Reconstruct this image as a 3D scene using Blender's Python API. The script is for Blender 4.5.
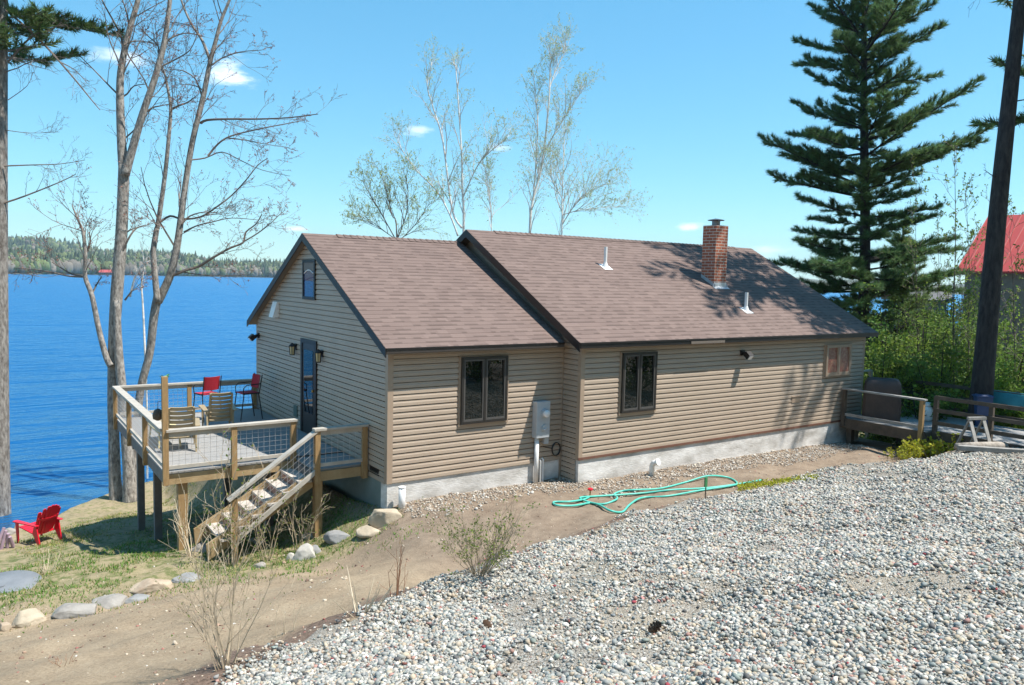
import bpy, math, random
import numpy as np
from mathutils import Vector, Matrix, noise as mnoise
for o in list(bpy.data.objects): bpy.data.objects.remove(o)
SC = bpy.context.scene
COL = SC.collection
rnd = random.Random(11)
RS = np.random.default_rng(5)

# ------------------------------------------------------------------ camera
CAMP = np.array([-5.5906, -11.6676, 3.5083]); YAW, PITCH, ROLL, FPX = -0.6071, -0.0818, 0.0241, 764.77
def cam_axes():
    cy, sy = math.cos(YAW), math.sin(YAW)
    f = np.array([-sy*math.cos(PITCH), cy*math.cos(PITCH), math.sin(PITCH)])
    r = np.array([cy, sy, 0.0]); u = np.cross(r, f)
    return (math.cos(ROLL)*r+math.sin(ROLL)*u, -math.sin(ROLL)*r+math.cos(ROLL)*u, f)
CR, CU, CF = cam_axes()
cd = bpy.data.cameras.new('camera'); cam = bpy.data.objects.new('camera', cd); COL.objects.link(cam)
cd.sensor_width = 36.0; cd.lens = FPX/1024*36.0; cd.clip_start = 0.1; cd.clip_end = 20000
M4 = Matrix.Identity(4)
for i in range(3):
    M4[i][0] = CR[i]; M4[i][1] = CU[i]; M4[i][2] = -CF[i]; M4[i][3] = CAMP[i]
cam.matrix_world = M4
SC.camera = cam

# ------------------------------------------------------------------ world, sun, exposure
SUN_DIR = Vector((0.375, -0.355, 0.98)).normalized()      # towards the sun
w = bpy.data.worlds.new('World'); SC.world = w; w.use_nodes = True
nt = w.node_tree; nt.nodes.clear()
def N(nt, t, **kw):
    n = nt.nodes.new(t)
    for k, v in kw.items():
        if k in n.inputs: n.inputs[k].default_value = v
        else: setattr(n, k, v)
    return n
out = N(nt, 'ShaderNodeOutputWorld'); bg = N(nt, 'ShaderNodeBackground')
bg.inputs['Strength'].default_value = 0.11
sky = N(nt, 'ShaderNodeTexSky', sky_type='NISHITA', sun_disc=False)
sky.sun_elevation = math.asin(SUN_DIR.z); sky.sun_rotation = math.atan2(SUN_DIR.x, SUN_DIR.y)
sky.air_density = 1.0; sky.dust_density = 0.0; sky.ozone_density = 2.6; sky.altitude = 100
hs = N(nt, 'ShaderNodeHueSaturation'); hs.inputs['Saturation'].default_value = 1.42; hs.inputs['Hue'].default_value = 0.484
gm_ = N(nt, 'ShaderNodeGamma', Gamma=0.66); nt.links.new(sky.outputs[0], gm_.inputs['Color']); nt.links.new(gm_.outputs[0], hs.inputs['Color'])
tn_ = N(nt, 'ShaderNodeMixRGB', blend_type='MULTIPLY'); tn_.inputs['Fac'].default_value = 1.0; tn_.inputs['Color2'].default_value = (1.16, 1.68, 1.86, 1)
nt.links.new(hs.outputs[0], tn_.inputs['Color1'])
# a few small fair-weather clouds at fixed directions of the sky
tc = N(nt, 'ShaderNodeTexCoord')
nz = N(nt, 'ShaderNodeTexNoise', Scale=22.0, Detail=6.0, Roughness=0.62)
mp = N(nt, 'ShaderNodeMapping'); mp.inputs['Scale'].default_value = (1, 1, 3.0)
nt.links.new(tc.outputs['Generated'], mp.inputs[0]); nt.links.new(mp.outputs[0], nz.inputs['Vector'])
last = None
def pix_dir(u, v):
    d = CF + (u-512)/FPX*CR - (v-342.5)/FPX*CU
    return d/np.linalg.norm(d)
def math_node(op, a, b=None, c=None):
    m = N(nt, 'ShaderNodeMath', operation=op)
    for i, x in enumerate((a, b, c)):
        if x is None: continue
        if isinstance(x, (int, float)): m.inputs[i].default_value = x
        else: nt.links.new(x, m.inputs[i])
    return m.outputs[0]
for (dx, dy, dz), rw, rh, amt in [(pix_dir(228, 72), .034, .018, .85), (pix_dir(120, 57), .034, .010, .5), (pix_dir(294, 229), .018, .004, .8),
                     (pix_dir(420, 131), .022, .008, .5), (pix_dir(690, 227), .022, .006, .7), (pix_dir(770, 250), .03, .008, .5), (pix_dir(500, 147), .02, .006, .4)]:
    d = Vector((dx, dy, dz)); rt = d.cross(Vector((0, 0, 1))).normalized(); up = rt.cross(d)
    def dotn(v):
        n = N(nt, 'ShaderNodeVectorMath', operation='DOT_PRODUCT'); nt.links.new(tc.outputs['Generated'], n.inputs[0]); n.inputs[1].default_value = v
        return n.outputs['Value']
    a = math_node('DIVIDE', dotn(rt), rw); b = math_node('DIVIDE', dotn(up), rh)
    r2 = math_node('SQRT', math_node('ADD', math_node('MULTIPLY', a, a), math_node('MULTIPLY', b, b)))
    r2 = math_node('ADD', r2, math_node('MULTIPLY', math_node('SUBTRACT', nz.outputs['Fac'], 0.5), 2.4))
    m = N(nt, 'ShaderNodeMapRange', interpolation_type='SMOOTHSTEP'); nt.links.new(r2, m.inputs[0])
    m.inputs[1].default_value = 1.1; m.inputs[2].default_value = 0.1; m.inputs[3].default_value = 0; m.inputs[4].default_value = amt
    front = math_node('GREATER_THAN', dotn(d), 0.5)
    o_ = math_node('MULTIPLY', m.outputs[0], front)
    last = o_ if last is None else math_node('MAXIMUM', last, o_)
mx = N(nt, 'ShaderNodeMixRGB'); nt.links.new(last, mx.inputs['Fac']); nt.links.new(tn_.outputs[0], mx.inputs['Color1'])
mx.inputs['Color2'].default_value = (8.5, 8.8, 9.2, 1)
nt.links.new(mx.outputs[0], bg.inputs['Color']); nt.links.new(bg.outputs[0], out.inputs[0])

sd = bpy.data.lights.new('sun', 'SUN'); sun = bpy.data.objects.new('sun', sd); COL.objects.link(sun)
sd.energy = 5.0; sd.angle = math.radians(0.53); sd.color = (1.0, 0.955, 0.89)
sun.rotation_euler = (-SUN_DIR).to_track_quat('-Z', 'Y').to_euler()
sun.location = (10, -10, 40)
vs = SC.view_settings
vs.view_transform = 'Standard'; vs.look = 'None'; vs.gamma = 1.0; vs.use_curve_mapping = False; vs.exposure = 0.75

# ------------------------------------------------------------------ helpers
def ray(u, v): return CF + (u-512)/FPX*CR - (v-342.5)/FPX*CU
def at_depth(u, v, d):
    return CAMP + d*ray(u, v)
def smooth(a, b, x):
    t = np.clip((np.asarray(x, float)-a)/(b-a), 0, 1); return t*t*(3-2*t)
LAKE = -3.25
EDGE_X = [-30, -4.9, -4.15, -3.3, -1.75, 1.0, 2.3, 5.0, 9.2, 13.3, 60]
EDGE_Y = [-14, -7.2, -6.25, -5.6, -4.9, -4.0, -3.62, -3.38, -3.25, -3.6, -3.6]
def wob(x, y):
    return (0.05*np.sin(1.3*x+0.7*y)+0.04*np.sin(2.9*y-1.1*x+1.0)+0.025*np.sin(5.1*x+3.3*y+2)+0.02*np.sin(7.3*y-4.7*x))
def edge(x): return np.interp(x, EDGE_X, EDGE_Y)
def h(x, y):
    x = np.asarray(x, float); y = np.asarray(y, float)
    # driveway pad
    def pad(yy): return np.minimum(-0.205*(yy+3.3), 2.6) - 0.028*np.clip(x-7, 0, 9)
    e = edge(x)
    zp = np.where(y < e, pad(y), pad(e)-0.55*(y-e))
    # level strip in front of the house, and the yard falling to the lake on the left
    front = -0.37 - 0.02*np.clip(x-8, 0, 6)
    left = np.where(y < -0.5, -1.03-0.285*(y+0.5), np.where(y < 1.9, -1.03-0.06*(y+0.5), -1.174-0.2*(y-1.9)))
    back = np.where(y < 0, -0.6, -0.6-0.19*y)
    k = smooth(-1.5, 0.5, x+0.25*np.clip(-y-1, 0, 4))
    za = left*(1-k)+front*k
    kb = smooth(-0.1, 1.5, y)*smooth(-0.2, 0.2, x)
    za = np.where(x > -0.2, za*(1-kb)+np.minimum(back, left*0+back)*kb, za)
    kr = smooth(13.2, 15.5, x)
    za = za*(1-kr)+(back-0.15*np.clip(x-13, 0, 3))*kr
    z = np.maximum(zp, za)
    d = np.abs(zp-za); kk = 0.22
    z = z+np.where(d < kk, (kk-d)**2/(4*kk), 0)*0.8
    nearhouse = smooth(0.25, 1.2, np.maximum(np.maximum(-y-0.5, -x), np.maximum(x-13.4, y-7.5)))
    z = z+wob(x, y)*(0.3+0.7*nearhouse)*0.7
    # shore and lake bed
    z = np.where(z < LAKE+0.35, LAKE+0.35-(LAKE+0.35-z)*1.0, z)
    return z
def hz(x, y): return float(h(x, y))
def hit(u, v, tmax=80):
    d = ray(u, v); t = 1.5
    while t < tmax:
        p = CAMP+t*d
        if p[2] < h(p[0], p[1]): break
        t += 0.04
    a, b = t-0.04, t
    for _ in range(12):
        m = (a+b)/2; p = CAMP+m*d
        if p[2] < h(p[0], p[1]): b = m
        else: a = m
    p = CAMP+b*d
    return np.array([p[0], p[1], hz(p[0], p[1])]), b

def tag(o, label=None, cat=None, group=None, kind=None):
    if label: o['label'] = label
    if cat: o['category'] = cat
    if group: o['group'] = group
    if kind: o['kind'] = kind
    return o
def world_off(o):
    v = Vector((0, 0, 0))
    while o is not None:
        v += o.location; o = o.parent
    return v
def thing(name, label, cat, loc=(0, 0, 0), group=None, rz=0):
    o = bpy.data.objects.new(name, None); COL.objects.link(o); o.location = loc; o.rotation_euler = (0, 0, rz)
    o.empty_display_size = 0.1
    return tag(o, label, cat, group)
def link_mesh(name, verts, faces, mat, parent=None, smoothf=False, uv=None, local=False, colors=None, loc=None):
    me = bpy.data.meshes.new(name)
    V = np.asarray(verts, np.float32).reshape(-1, 3)
    if parent is not None and not local:
        V = V-np.array(world_off(parent), np.float32)
    if loc is not None: V = V-np.array(loc, np.float32)
    if isinstance(faces, np.ndarray):
        nf, k = faces.shape
        me.vertices.add(len(V)); me.vertices.foreach_set('co', V.ravel())
        me.loops.add(nf*k); me.loops.foreach_set('vertex_index', faces.astype(np.int32).ravel())
        me.polygons.add(nf); me.polygons.foreach_set('loop_start', np.arange(0, nf*k, k, dtype=np.int32))
        me.update(calc_edges=True); me.validate()
    else:
        me.from_pydata([tuple(map(float, v)) for v in V], [], faces); me.update()
    if colors is not None:
        ca = me.color_attributes.new('tint', 'FLOAT_COLOR', 'POINT')
        c = np.ones((len(V), 4), np.float32); c[:, :3] = colors
        ca.data.foreach_set('color', c.ravel())
    if uv is not None:
        ul = me.uv_layers.new(name='UVMap')
        li = np.zeros(len(me.loops), np.int32); me.loops.foreach_get('vertex_index', li)
        ul.data.foreach_set('uv', np.asarray(uv, np.float32)[li].ravel())
    if smoothf:
        me.polygons.foreach_set('use_smooth', np.ones(len(me.polygons), bool))
    if mat is not None: me.materials.append(mat)
    o = bpy.data.objects.new(name, me); COL.objects.link(o)
    if parent is not None: o.parent = parent
    if loc is not None: o.location = loc
    return o
class MB:
    def __init__(s): s.v = []; s.f = []; s.uv = []
    def add(s, vs, fs):
        b = len(s.v); s.v += [tuple(map(float, v)) for v in vs]; s.f += [tuple(i+b for i in f) for f in fs]; return s
    def box(s, x0, x1, y0, y1, z0, z1):
        return s.add([(x0, y0, z0), (x1, y0, z0), (x1, y1, z0), (x0, y1, z0), (x0, y0, z1), (x1, y0, z1), (x1, y1, z1), (x0, y1, z1)],
                     [(3, 2, 1, 0), (4, 5, 6, 7), (0, 1, 5, 4), (1, 2, 6, 5), (2, 3, 7, 6), (3, 0, 4, 7)])
    def bar(s, a, b, w, hh, up=(0, 0, 1)):
        a = Vector(a); b = Vector(b); d = (b-a).normalized(); up = Vector(up)
        sd_ = d.cross(up)
        if sd_.length < 1e-4: sd_ = d.cross(Vector((0, 1, 0)))
        sd_.normalize(); u2 = sd_.cross(d)
        vs = []
        for p in (a, b):
            for i, j in ((-1, -1), (1, -1), (1, 1), (-1, 1)): vs.append(p+sd_*(w/2*i)+u2*(hh/2*j))
        return s.add(vs, [(3, 2, 1, 0), (4, 5, 6, 7), (0, 1, 5, 4), (1, 2, 6, 5), (2, 3, 7, 6), (3, 0, 4, 7)])
    def tube(s, pts, rad, n=6, cap=True):
        pts = [Vector(p) for p in pts]; m = len(pts)
        if not hasattr(rad, '__len__'): rad = [rad]*m
        d0 = (pts[1]-pts[0]).normalized(); u = d0.orthogonal().normalized()
        vs = []
        for i, p in enumerate(pts):
            d = (pts[min(i+1, m-1)]-pts[max(i-1, 0)])
            if d.length < 1e-9: d = d0
            d.normalize(); u = (u-d*u.dot(d))
            if u.length < 1e-6: u = d.orthogonal()
            u.normalize(); wv = d.cross(u)
            for k in range(n):
                a = 2*math.pi*k/n; vs.append(p+(u*math.cos(a)+wv*math.sin(a))*rad[i])
        fs = [(i*n+k, i*n+(k+1) % n, (i+1)*n+(k+1) % n, (i+1)*n+k) for i in range(m-1) for k in range(n)]
        if cap: fs += [tuple(range(n-1, -1, -1)), tuple((m-1)*n+k for k in range(n))]
        return s.add(vs, fs)
    def lathe(s, c, prof, n=16):
        c = Vector(c); vs = []; m = len(prof)
        for r, z in prof:
            for k in range(n):
                a = 2*math.pi*k/n; vs.append((c.x+r*math.cos(a), c.y+r*math.sin(a), c.z+z))
        fs = [(i*n+k, i*n+(k+1) % n, (i+1)*n+(k+1) % n, (i+1)*n+k) for i in range(m-1) for k in range(n)]
        fs += [tuple(range(n-1, -1, -1)), tuple((m-1)*n+k for k in range(n))]
        return s.add(vs, fs)
    def prism(s, poly, d):
        n = len(poly); d = Vector(d); vs = [Vector(p) for p in poly]; vs += [v+d for v in vs]
        return s.add(vs, [tuple(range(n-1, -1, -1)), tuple(range(n, 2*n))]+[(i, (i+1) % n, n+(i+1) % n, n+i) for i in range(n)])
    def build(s, name, mat, parent=None, smoothf=False, local=False, uv=None, loc=None):
        return link_mesh(name, s.v, s.f, mat, parent, smoothf, uv, local, None, loc)
def bevel(o, wd=0.008, seg=2):
    m = o.modifiers.new('bevel', 'BEVEL'); m.width = wd; m.segments = seg; m.limit_method = 'ANGLE'; return o

# ------------------------------------------------------------------ materials
def base_mat(name):
    m = bpy.data.materials.new(name); m.use_nodes = True
    n = m.node_tree; p = n.nodes['Principled BSDF']
    return m, n, p
def mat(name, c, c2=None, scale=8.0, rough=0.7, bump=0.0, bscale=None, metal=0.0, spec=None, stretch=None, detail=5.0, sub=None, coat=0.0):
    m, n, p = base_mat(name)
    p.inputs['Roughness'].default_value = rough; p.inputs['Metallic'].default_value = metal
    if spec is not None: p.inputs['Specular IOR Level'].default_value = spec
    p.inputs['Base Color'].default_value = (*c, 1)
    tcn = n.nodes.new('ShaderNodeTexCoord'); mpn = n.nodes.new('ShaderNodeMapping')
    if stretch: mpn.inputs['Scale'].default_value = stretch
    n.links.new(tcn.outputs['Object'], mpn.inputs[0])
    if c2 is not None:
        t = n.nodes.new('ShaderNodeTexNoise'); t.inputs['Scale'].default_value = scale; t.inputs['Detail'].default_value = detail; t.inputs['Roughness'].default_value = 0.65
        n.links.new(mpn.outputs[0], t.inputs['Vector'])
        r = n.nodes.new('ShaderNodeValToRGB'); r.color_ramp.elements[0].position = 0.33; r.color_ramp.elements[1].position = 0.67
        r.color_ramp.elements[0].color = (*c, 1); r.color_ramp.elements[1].color = (*c2, 1)
        n.links.new(t.outputs['Fac'], r.inputs[0]); n.links.new(r.outputs[0], p.inputs['Base Color'])
    if bump:
        t2 = n.nodes.new('ShaderNodeTexNoise'); t2.inputs['Scale'].default_value = bscale or scale*3; t2.inputs['Detail'].default_value = 6
        n.links.new(mpn.outputs[0], t2.inputs['Vector'])
        b = n.nodes.new('ShaderNodeBump'); b.inputs['Strength'].default_value = min(1, bump); b.inputs['Distance'].default_value = 0.02
        n.links.new(t2.outputs['Fac'], b.inputs['Height']); n.links.new(b.outputs[0], p.inputs['Normal'])
    return m
def leaf_mat(name, c, trans=0.35, rough=0.6):
    m, n, p = base_mat(name)
    at = n.nodes.new('ShaderNodeAttribute'); at.attribute_name = 'tint'
    mul = n.nodes.new('ShaderNodeMixRGB'); mul.blend_type = 'MULTIPLY'; mul.inputs[0].default_value = 1
    mul.inputs[1].default_value = (*c, 1); n.links.new(at.outputs['Color'], mul.inputs[2])
    n.links.new(mul.outputs[0], p.inputs['Base Color']); p.inputs['Roughness'].default_value = rough
    p.inputs['Specular IOR Level'].default_value = 0.25
    tr = n.nodes.new('ShaderNodeBsdfTranslucent'); n.links.new(mul.outputs[0], tr.inputs['Color'])
    ms = n.nodes.new('ShaderNodeMixShader'); ms.inputs[0].default_value = trans
    n.links.new(p.outputs[0], ms.inputs[1]); n.links.new(tr.outputs[0], ms.inputs[2])
    n.links.new(ms.outputs[0], n.nodes['Material Output'].inputs['Surface'])
    return m
def tint_mat(name, rough=0.75, bump=0.0, c=(1, 1, 1)):
    m, n, p = base_mat(name)
    at = n.nodes.new('ShaderNodeAttribute'); at.attribute_name = 'tint'
    t = n.nodes.new('ShaderNodeTexNoise'); t.inputs['Scale'].default_value = 60; t.inputs['Detail'].default_value = 4
    tcn = n.nodes.new('ShaderNodeTexCoord'); n.links.new(tcn.outputs['Object'], t.inputs['Vector'])
    mr = n.nodes.new('ShaderNodeMapRange'); mr.inputs[3].default_value = 0.8; mr.inputs[4].default_value = 1.2; n.links.new(t.outputs['Fac'], mr.inputs[0])
    mul = n.nodes.new('ShaderNodeVectorMath'); mul.operation = 'SCALE'; n.links.new(at.outputs['Color'], mul.inputs[0]); n.links.new(mr.outputs[0], mul.inputs['Scale'])
    n.links.new(mul.outputs[0], p.inputs['Base Color']); p.inputs['Roughness'].default_value = rough
    return m

MAT = {}
MAT['siding'] = mat('vinyl_siding', (0.378, 0.296, 0.222), (0.418, 0.33, 0.248), 1.6, 0.48, 0.05, 40)
MAT['trim'] = mat('tan_trim', (0.34, 0.252, 0.178), (0.38, 0.285, 0.205), 3, 0.5)
MAT['brown'] = mat('dark_brown_trim', (0.011, 0.009, 0.008), (0.016, 0.012, 0.011), 5, 0.45)
MAT['fascia'] = mat('fascia_paint', (0.045, 0.036, 0.03), (0.055, 0.044, 0.037), 5, 0.5)
MAT['soffit'] = mat('soffit_paint', (0.16, 0.13, 0.105), None, 5, 0.6)
MAT['sill_board'] = mat('red_brown_sill_board', (0.13, 0.055, 0.035), (0.19, 0.09, 0.06), 6, 0.7, stretch=(0.6, 3, 3))
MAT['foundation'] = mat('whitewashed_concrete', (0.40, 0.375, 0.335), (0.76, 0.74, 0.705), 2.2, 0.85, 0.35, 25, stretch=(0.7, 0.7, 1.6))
MAT['white'] = mat('white_pvc', (0.72, 0.71, 0.68), (0.78, 0.77, 0.75), 6, 0.4)
MAT['metal'] = mat('grey_meter_paint', (0.42, 0.44, 0.45), (0.48, 0.50, 0.51), 7, 0.45)
MAT['dial'] = mat('meter_dial', (0.75, 0.76, 0.76), None, 5, 0.2)
MAT['black'] = mat('black_paint', (0.012, 0.012, 0.013), None, 5, 0.4)
MAT['frame'] = mat('dark_bronze_window_frame', (0.022, 0.02, 0.018), (0.03, 0.027, 0.024), 6, 0.35)
MAT['sash'] = mat('grey_brown_sash', (0.085, 0.08, 0.074), None, 6, 0.4)
MAT['brass'] = mat('brass_lamp', (0.35, 0.24, 0.08), (0.28, 0.19, 0.06), 9, 0.35, metal=0.7)
MAT['amber'] = mat('amber_lamp_glass', (0.55, 0.44, 0.22), (0.62, 0.5, 0.27), 9, 0.25)
MAT['flash'] = mat('galvanised_flashing', (0.5, 0.52, 0.53), (0.6, 0.61, 0.62), 6, 0.4, metal=0.4)
def glass(name, c, ior=1.7):
    m, n, p = base_mat(name); p.inputs['Base Color'].default_value = (*c, 1); p.inputs['Roughness'].default_value = 0.015; p.inputs['IOR'].default_value = ior
    t = n.nodes.new('ShaderNodeTexNoise'); t.inputs['Scale'].default_value = 1.3
    tcn = n.nodes.new('ShaderNodeTexCoord'); n.links.new(tcn.outputs['Object'], t.inputs['Vector'])
    b = n.nodes.new('ShaderNodeBump'); b.inputs['Strength'].default_value = 0.012; b.inputs['Distance'].default_value = 0.02
    n.links.new(t.outputs['Fac'], b.inputs['Height']); n.links.new(b.outputs[0], p.inputs['Normal'])
    return m
MAT['glass'] = glass('dark_window_glass', (0.006, 0.008, 0.007), 1.65)
MAT['glass_blue'] = glass('sky_reflecting_glass', (0.05, 0.07, 0.16), 1.9)
MAT['curtain'] = mat('red_brown_curtain_behind_glass', (0.20, 0.055, 0.045), (0.36, 0.2, 0.13), 14, 0.25)
MAT['plank'] = mat('weathered_deck_board', (0.23, 0.225, 0.215), (0.33, 0.32, 0.305), 5, 0.75, 0.2, 30, stretch=(1, 6, 6))
MAT['rail'] = mat('weathered_rail_cap', (0.34, 0.31, 0.26), (0.46, 0.42, 0.36), 4, 0.7, 0.15, 30)
MAT['post'] = mat('pressure_treated_post', (0.26, 0.155, 0.062), (0.37, 0.24, 0.11), 6, 0.75, 0.2, 40, stretch=(5, 5, 0.8))
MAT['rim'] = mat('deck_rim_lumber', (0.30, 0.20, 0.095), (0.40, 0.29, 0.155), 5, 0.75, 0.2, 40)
MAT['rim_dark'] = mat('dark_shaded_lumber', (0.14, 0.12, 0.105), (0.2, 0.17, 0.15), 5, 0.75)  # dark rim lumber; on the legs its tone stands in for deck shade
MAT['tread'] = mat('worn_stair_tread', (0.36, 0.32, 0.27), (0.52, 0.47, 0.42), 6, 0.8, 0.2, 30)
MAT['riser'] = mat('peeling_red_riser', (0.2, 0.075, 0.05), (0.36, 0.24, 0.19), 9, 0.8)
MAT['wire'] = mat('galvanised_wire', (0.5, 0.5, 0.5), None, 5, 0.35, metal=0.6)
MAT['red'] = mat('red_plastic', (0.62, 0.012, 0.03), (0.55, 0.012, 0.025), 5, 0.35)
MAT['red_sling'] = mat('red_sling_fabric', (0.42, 0.012, 0.03), (0.36, 0.012, 0.025), 40, 0.8)
MAT['tan_plastic'] = mat('tan_plastic', (0.36, 0.275, 0.155), (0.32, 0.245, 0.135), 4, 0.45)
MAT['yellow_plastic'] = mat('pale_yellow_plastic', (0.68, 0.58, 0.30), None, 4, 0.5)
MAT['hose'] = mat('teal_hose_rubber', (0.06, 0.42, 0.33), (0.09, 0.50, 0.40), 12, 0.45)
MAT['cover'] = mat('brown_vinyl_cover', (0.05, 0.033, 0.027), (0.075, 0.05, 0.04), 3, 0.6, 0.25, 5)
MAT['oldwood'] = mat('old_brown_lumber', (0.065, 0.05, 0.037), (0.12, 0.09, 0.064), 5, 0.8, 0.2, 30)
MAT['greywood'] = mat('silver_grey_lumber', (0.22, 0.21, 0.19), (0.34, 0.325, 0.30), 6, 0.8, 0.2, 30)
MAT['blue'] = mat('blue_plastic', (0.03, 0.06, 0.14), (0.04, 0.075, 0.17), 5, 0.4)
MAT['teal'] = mat('teal_tarp', (0.03, 0.18, 0.2), (0.05, 0.25, 0.27), 5, 0.5)
MAT['disc'] = mat('grey_lid', (0.16, 0.17, 0.18), (0.2, 0.21, 0.22), 5, 0.6, 0.1)
def bark(name, c, c2, scale=9, st=(1, 1, 0.25), bump=0.9):
    return mat(name, c, c2, scale, 0.9, bump, scale*2, stretch=st)
MAT['bark_maple'] = bark('grey_maple_bark', (0.10, 0.085, 0.072), (0.40, 0.365, 0.32), 16, (1, 1, 0.4))
MAT['bark_pine'] = bark('pine_bark', (0.075, 0.062, 0.052), (0.31, 0.285, 0.255), 14, (1, 1, 0.35))
MAT['bark_dark'] = bark('dark_pine_bark', (0.010, 0.008, 0.008), (0.05, 0.042, 0.037), 12)
MAT['bark_birch'] = mat('birch_bark', (0.80, 0.77, 0.72), (0.58, 0.54, 0.48), 5, 0.8, 0.3, 20, stretch=(1, 1, 2.5))
MAT['bark_birch_d'] = mat('birch_twig_bark', (0.48, 0.43, 0.38), (0.62, 0.57, 0.51), 5, 0.8)
MAT['twig'] = mat('grey_twig', (0.13, 0.10, 0.08), (0.21, 0.17, 0.14), 5, 0.85)
MAT['twig_tan'] = mat('dry_tan_stem', (0.34, 0.27, 0.18), (0.45, 0.36, 0.25), 8, 0.85)
MAT['twig_pale'] = mat('pale_cut_stem', (0.52, 0.42, 0.29), (0.6, 0.5, 0.36), 8, 0.8)
MAT['twig_red'] = mat('reddish_stem', (0.27, 0.13, 0.07), (0.34, 0.18, 0.1), 8, 0.8)
MAT['needle'] = leaf_mat('pine_needles', (0.105, 0.175, 0.068), 0.4)
MAT['leaf'] = leaf_mat('spring_leaf', (0.13, 0.20, 0.045), 0.45)
MAT['leaf_pale'] = leaf_mat('pale_birch_leaf', (0.36, 0.40, 0.16), 0.5)
MAT['bud'] = leaf_mat('red_brown_bud', (0.30, 0.15, 0.11), 0.3)
MAT['yellowgreen'] = leaf_mat('yellow_green_leaf', (0.42, 0.43, 0.04), 0.35)
MAT['grass'] = leaf_mat('grass_blade', (0.14, 0.19, 0.05), 0.3)
MAT['pebble'] = tint_mat('pebble', 0.75)
MAT['litter'] = tint_mat('dry_litter', 0.9)
def rock_mat(name, c, c2, sc=4): return mat(name, c, c2, sc, 0.9, 0.6, 14)
MAT['rock_cream'] = rock_mat('cream_boulder', (0.34, 0.28, 0.20), (0.48, 0.40, 0.29))
MAT['rock_grey'] = rock_mat('grey_stone', (0.22, 0.20, 0.175), (0.33, 0.305, 0.27))
MAT['rock_blue'] = rock_mat('blue_grey_slab', (0.185, 0.185, 0.18), (0.29, 0.285, 0.275))
MAT['rock_brown'] = rock_mat('brown_flat_stone', (0.30, 0.22, 0.15), (0.45, 0.36, 0.26))
MAT['rock_white'] = rock_mat('pale_quartz_stone', (0.34, 0.31, 0.265), (0.5, 0.465, 0.41))

def shingle_mat():
    m, n, p = base_mat('asphalt_shingle'); p.inputs['Roughness'].default_value = 0.9; p.inputs['Specular IOR Level'].default_value = 0.2
    uvn = n.nodes.new('ShaderNodeUVMap'); uvn.uv_map = 'UVMap'
    def brick(w_, off, c1, c2):
        br = n.nodes.new('ShaderNodeTexBrick'); br.offset = off; br.offset_frequency = 2; br.squash = 0.7; br.squash_frequency = 3
        br.inputs['Scale'].default_value = 1; br.inputs['Brick Width'].default_value = w_; br.inputs['Row Height'].default_value = 0.14
        br.inputs['Mortar Size'].default_value = 0.0
        br.inputs['Color1'].default_value = c1; br.inputs['Color2'].default_value = c2
        n.links.new(uvn.outputs[0], br.inputs['Vector']); return br.outputs['Color']
    def M_(op, a, b, c=None):
        x = n.nodes.new('ShaderNodeMath'); x.operation = op
        for i, q in enumerate((a, b, c)):
            if q is None: continue
            if isinstance(q, (int, float)): x.inputs[i].default_value = q
            else: n.links.new(q, x.inputs[i])
        return x.outputs[0]
    tone = brick(0.27, 0.37, (0.178, 0.128, 0.110, 1), (0.150, 0.107, 0.092, 1))
    tab = brick(0.15, 0.43, (0, 0, 0, 1), (1, 1, 1, 1))
    sep = n.nodes.new('ShaderNodeSeparateXYZ'); n.links.new(uvn.outputs[0], sep.inputs[0])
    fr_ = M_('FRACT', M_('DIVIDE', sep.outputs['Y'], 0.14), 0)
    band = M_('MULTIPLY', M_('LESS_THAN', fr_, 0.34), M_('GREATER_THAN', tab, 0.5))
    dark = M_('MULTIPLY_ADD', band, -0.27, 1.0)
    t = n.nodes.new('ShaderNodeTexNoise'); t.inputs['Scale'].default_value = 90; t.inputs['Detail'].default_value = 3; n.links.new(uvn.outputs[0], t.inputs['Vector'])
    t2 = n.nodes.new('ShaderNodeTexNoise'); t2.inputs['Scale'].default_value = 0.9; t2.inputs['Detail'].default_value = 4; n.links.new(uvn.outputs[0], t2.inputs['Vector'])
    f_ = M_('MULTIPLY', M_('MULTIPLY_ADD', t2.outputs['Fac'], 0.25, M_('MULTIPLY_ADD', t.outputs['Fac'], 0.8, 0.5)), dark)
    sc = n.nodes.new('ShaderNodeVectorMath'); sc.operation = 'SCALE'; n.links.new(tone, sc.inputs[0]); n.links.new(f_, sc.inputs['Scale'])
    n.links.new(sc.outputs[0], p.inputs['Base Color'])
    return m
MAT['shingle'] = shingle_mat()
def brick_mat():
    m, n, p = base_mat('red_brick'); p.inputs['Roughness'].default_value = 0.85
    uvn = n.nodes.new('ShaderNodeUVMap'); uvn.uv_map = 'UVMap'
    br = n.nodes.new('ShaderNodeTexBrick'); br.inputs['Scale'].default_value = 1; br.inputs['Brick Width'].default_value = 0.215; br.inputs['Row Height'].default_value = 0.073
    br.inputs['Mortar Size'].default_value = 0.009; br.inputs['Mortar Smooth'].default_value = 0.2
    br.inputs['Color1'].default_value = (0.42, 0.13, 0.065, 1); br.inputs['Color2'].default_value = (0.28, 0.075, 0.04, 1); br.inputs['Mortar'].default_value = (0.52, 0.45, 0.38, 1)
    n.links.new(uvn.outputs[0], br.inputs['Vector']); n.links.new(br.outputs['Color'], p.inputs['Base Color'])
    b = n.nodes.new('ShaderNodeBump'); b.inputs['Strength'].default_value = 0.6; b.inputs['Distance'].default_value = 0.01; b.invert = True
    n.links.new(br.outputs['Fac'], b.inputs['Height']); n.links.new(b.outputs[0], p.inputs['Normal'])
    return m
MAT['brick'] = brick_mat()

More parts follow.
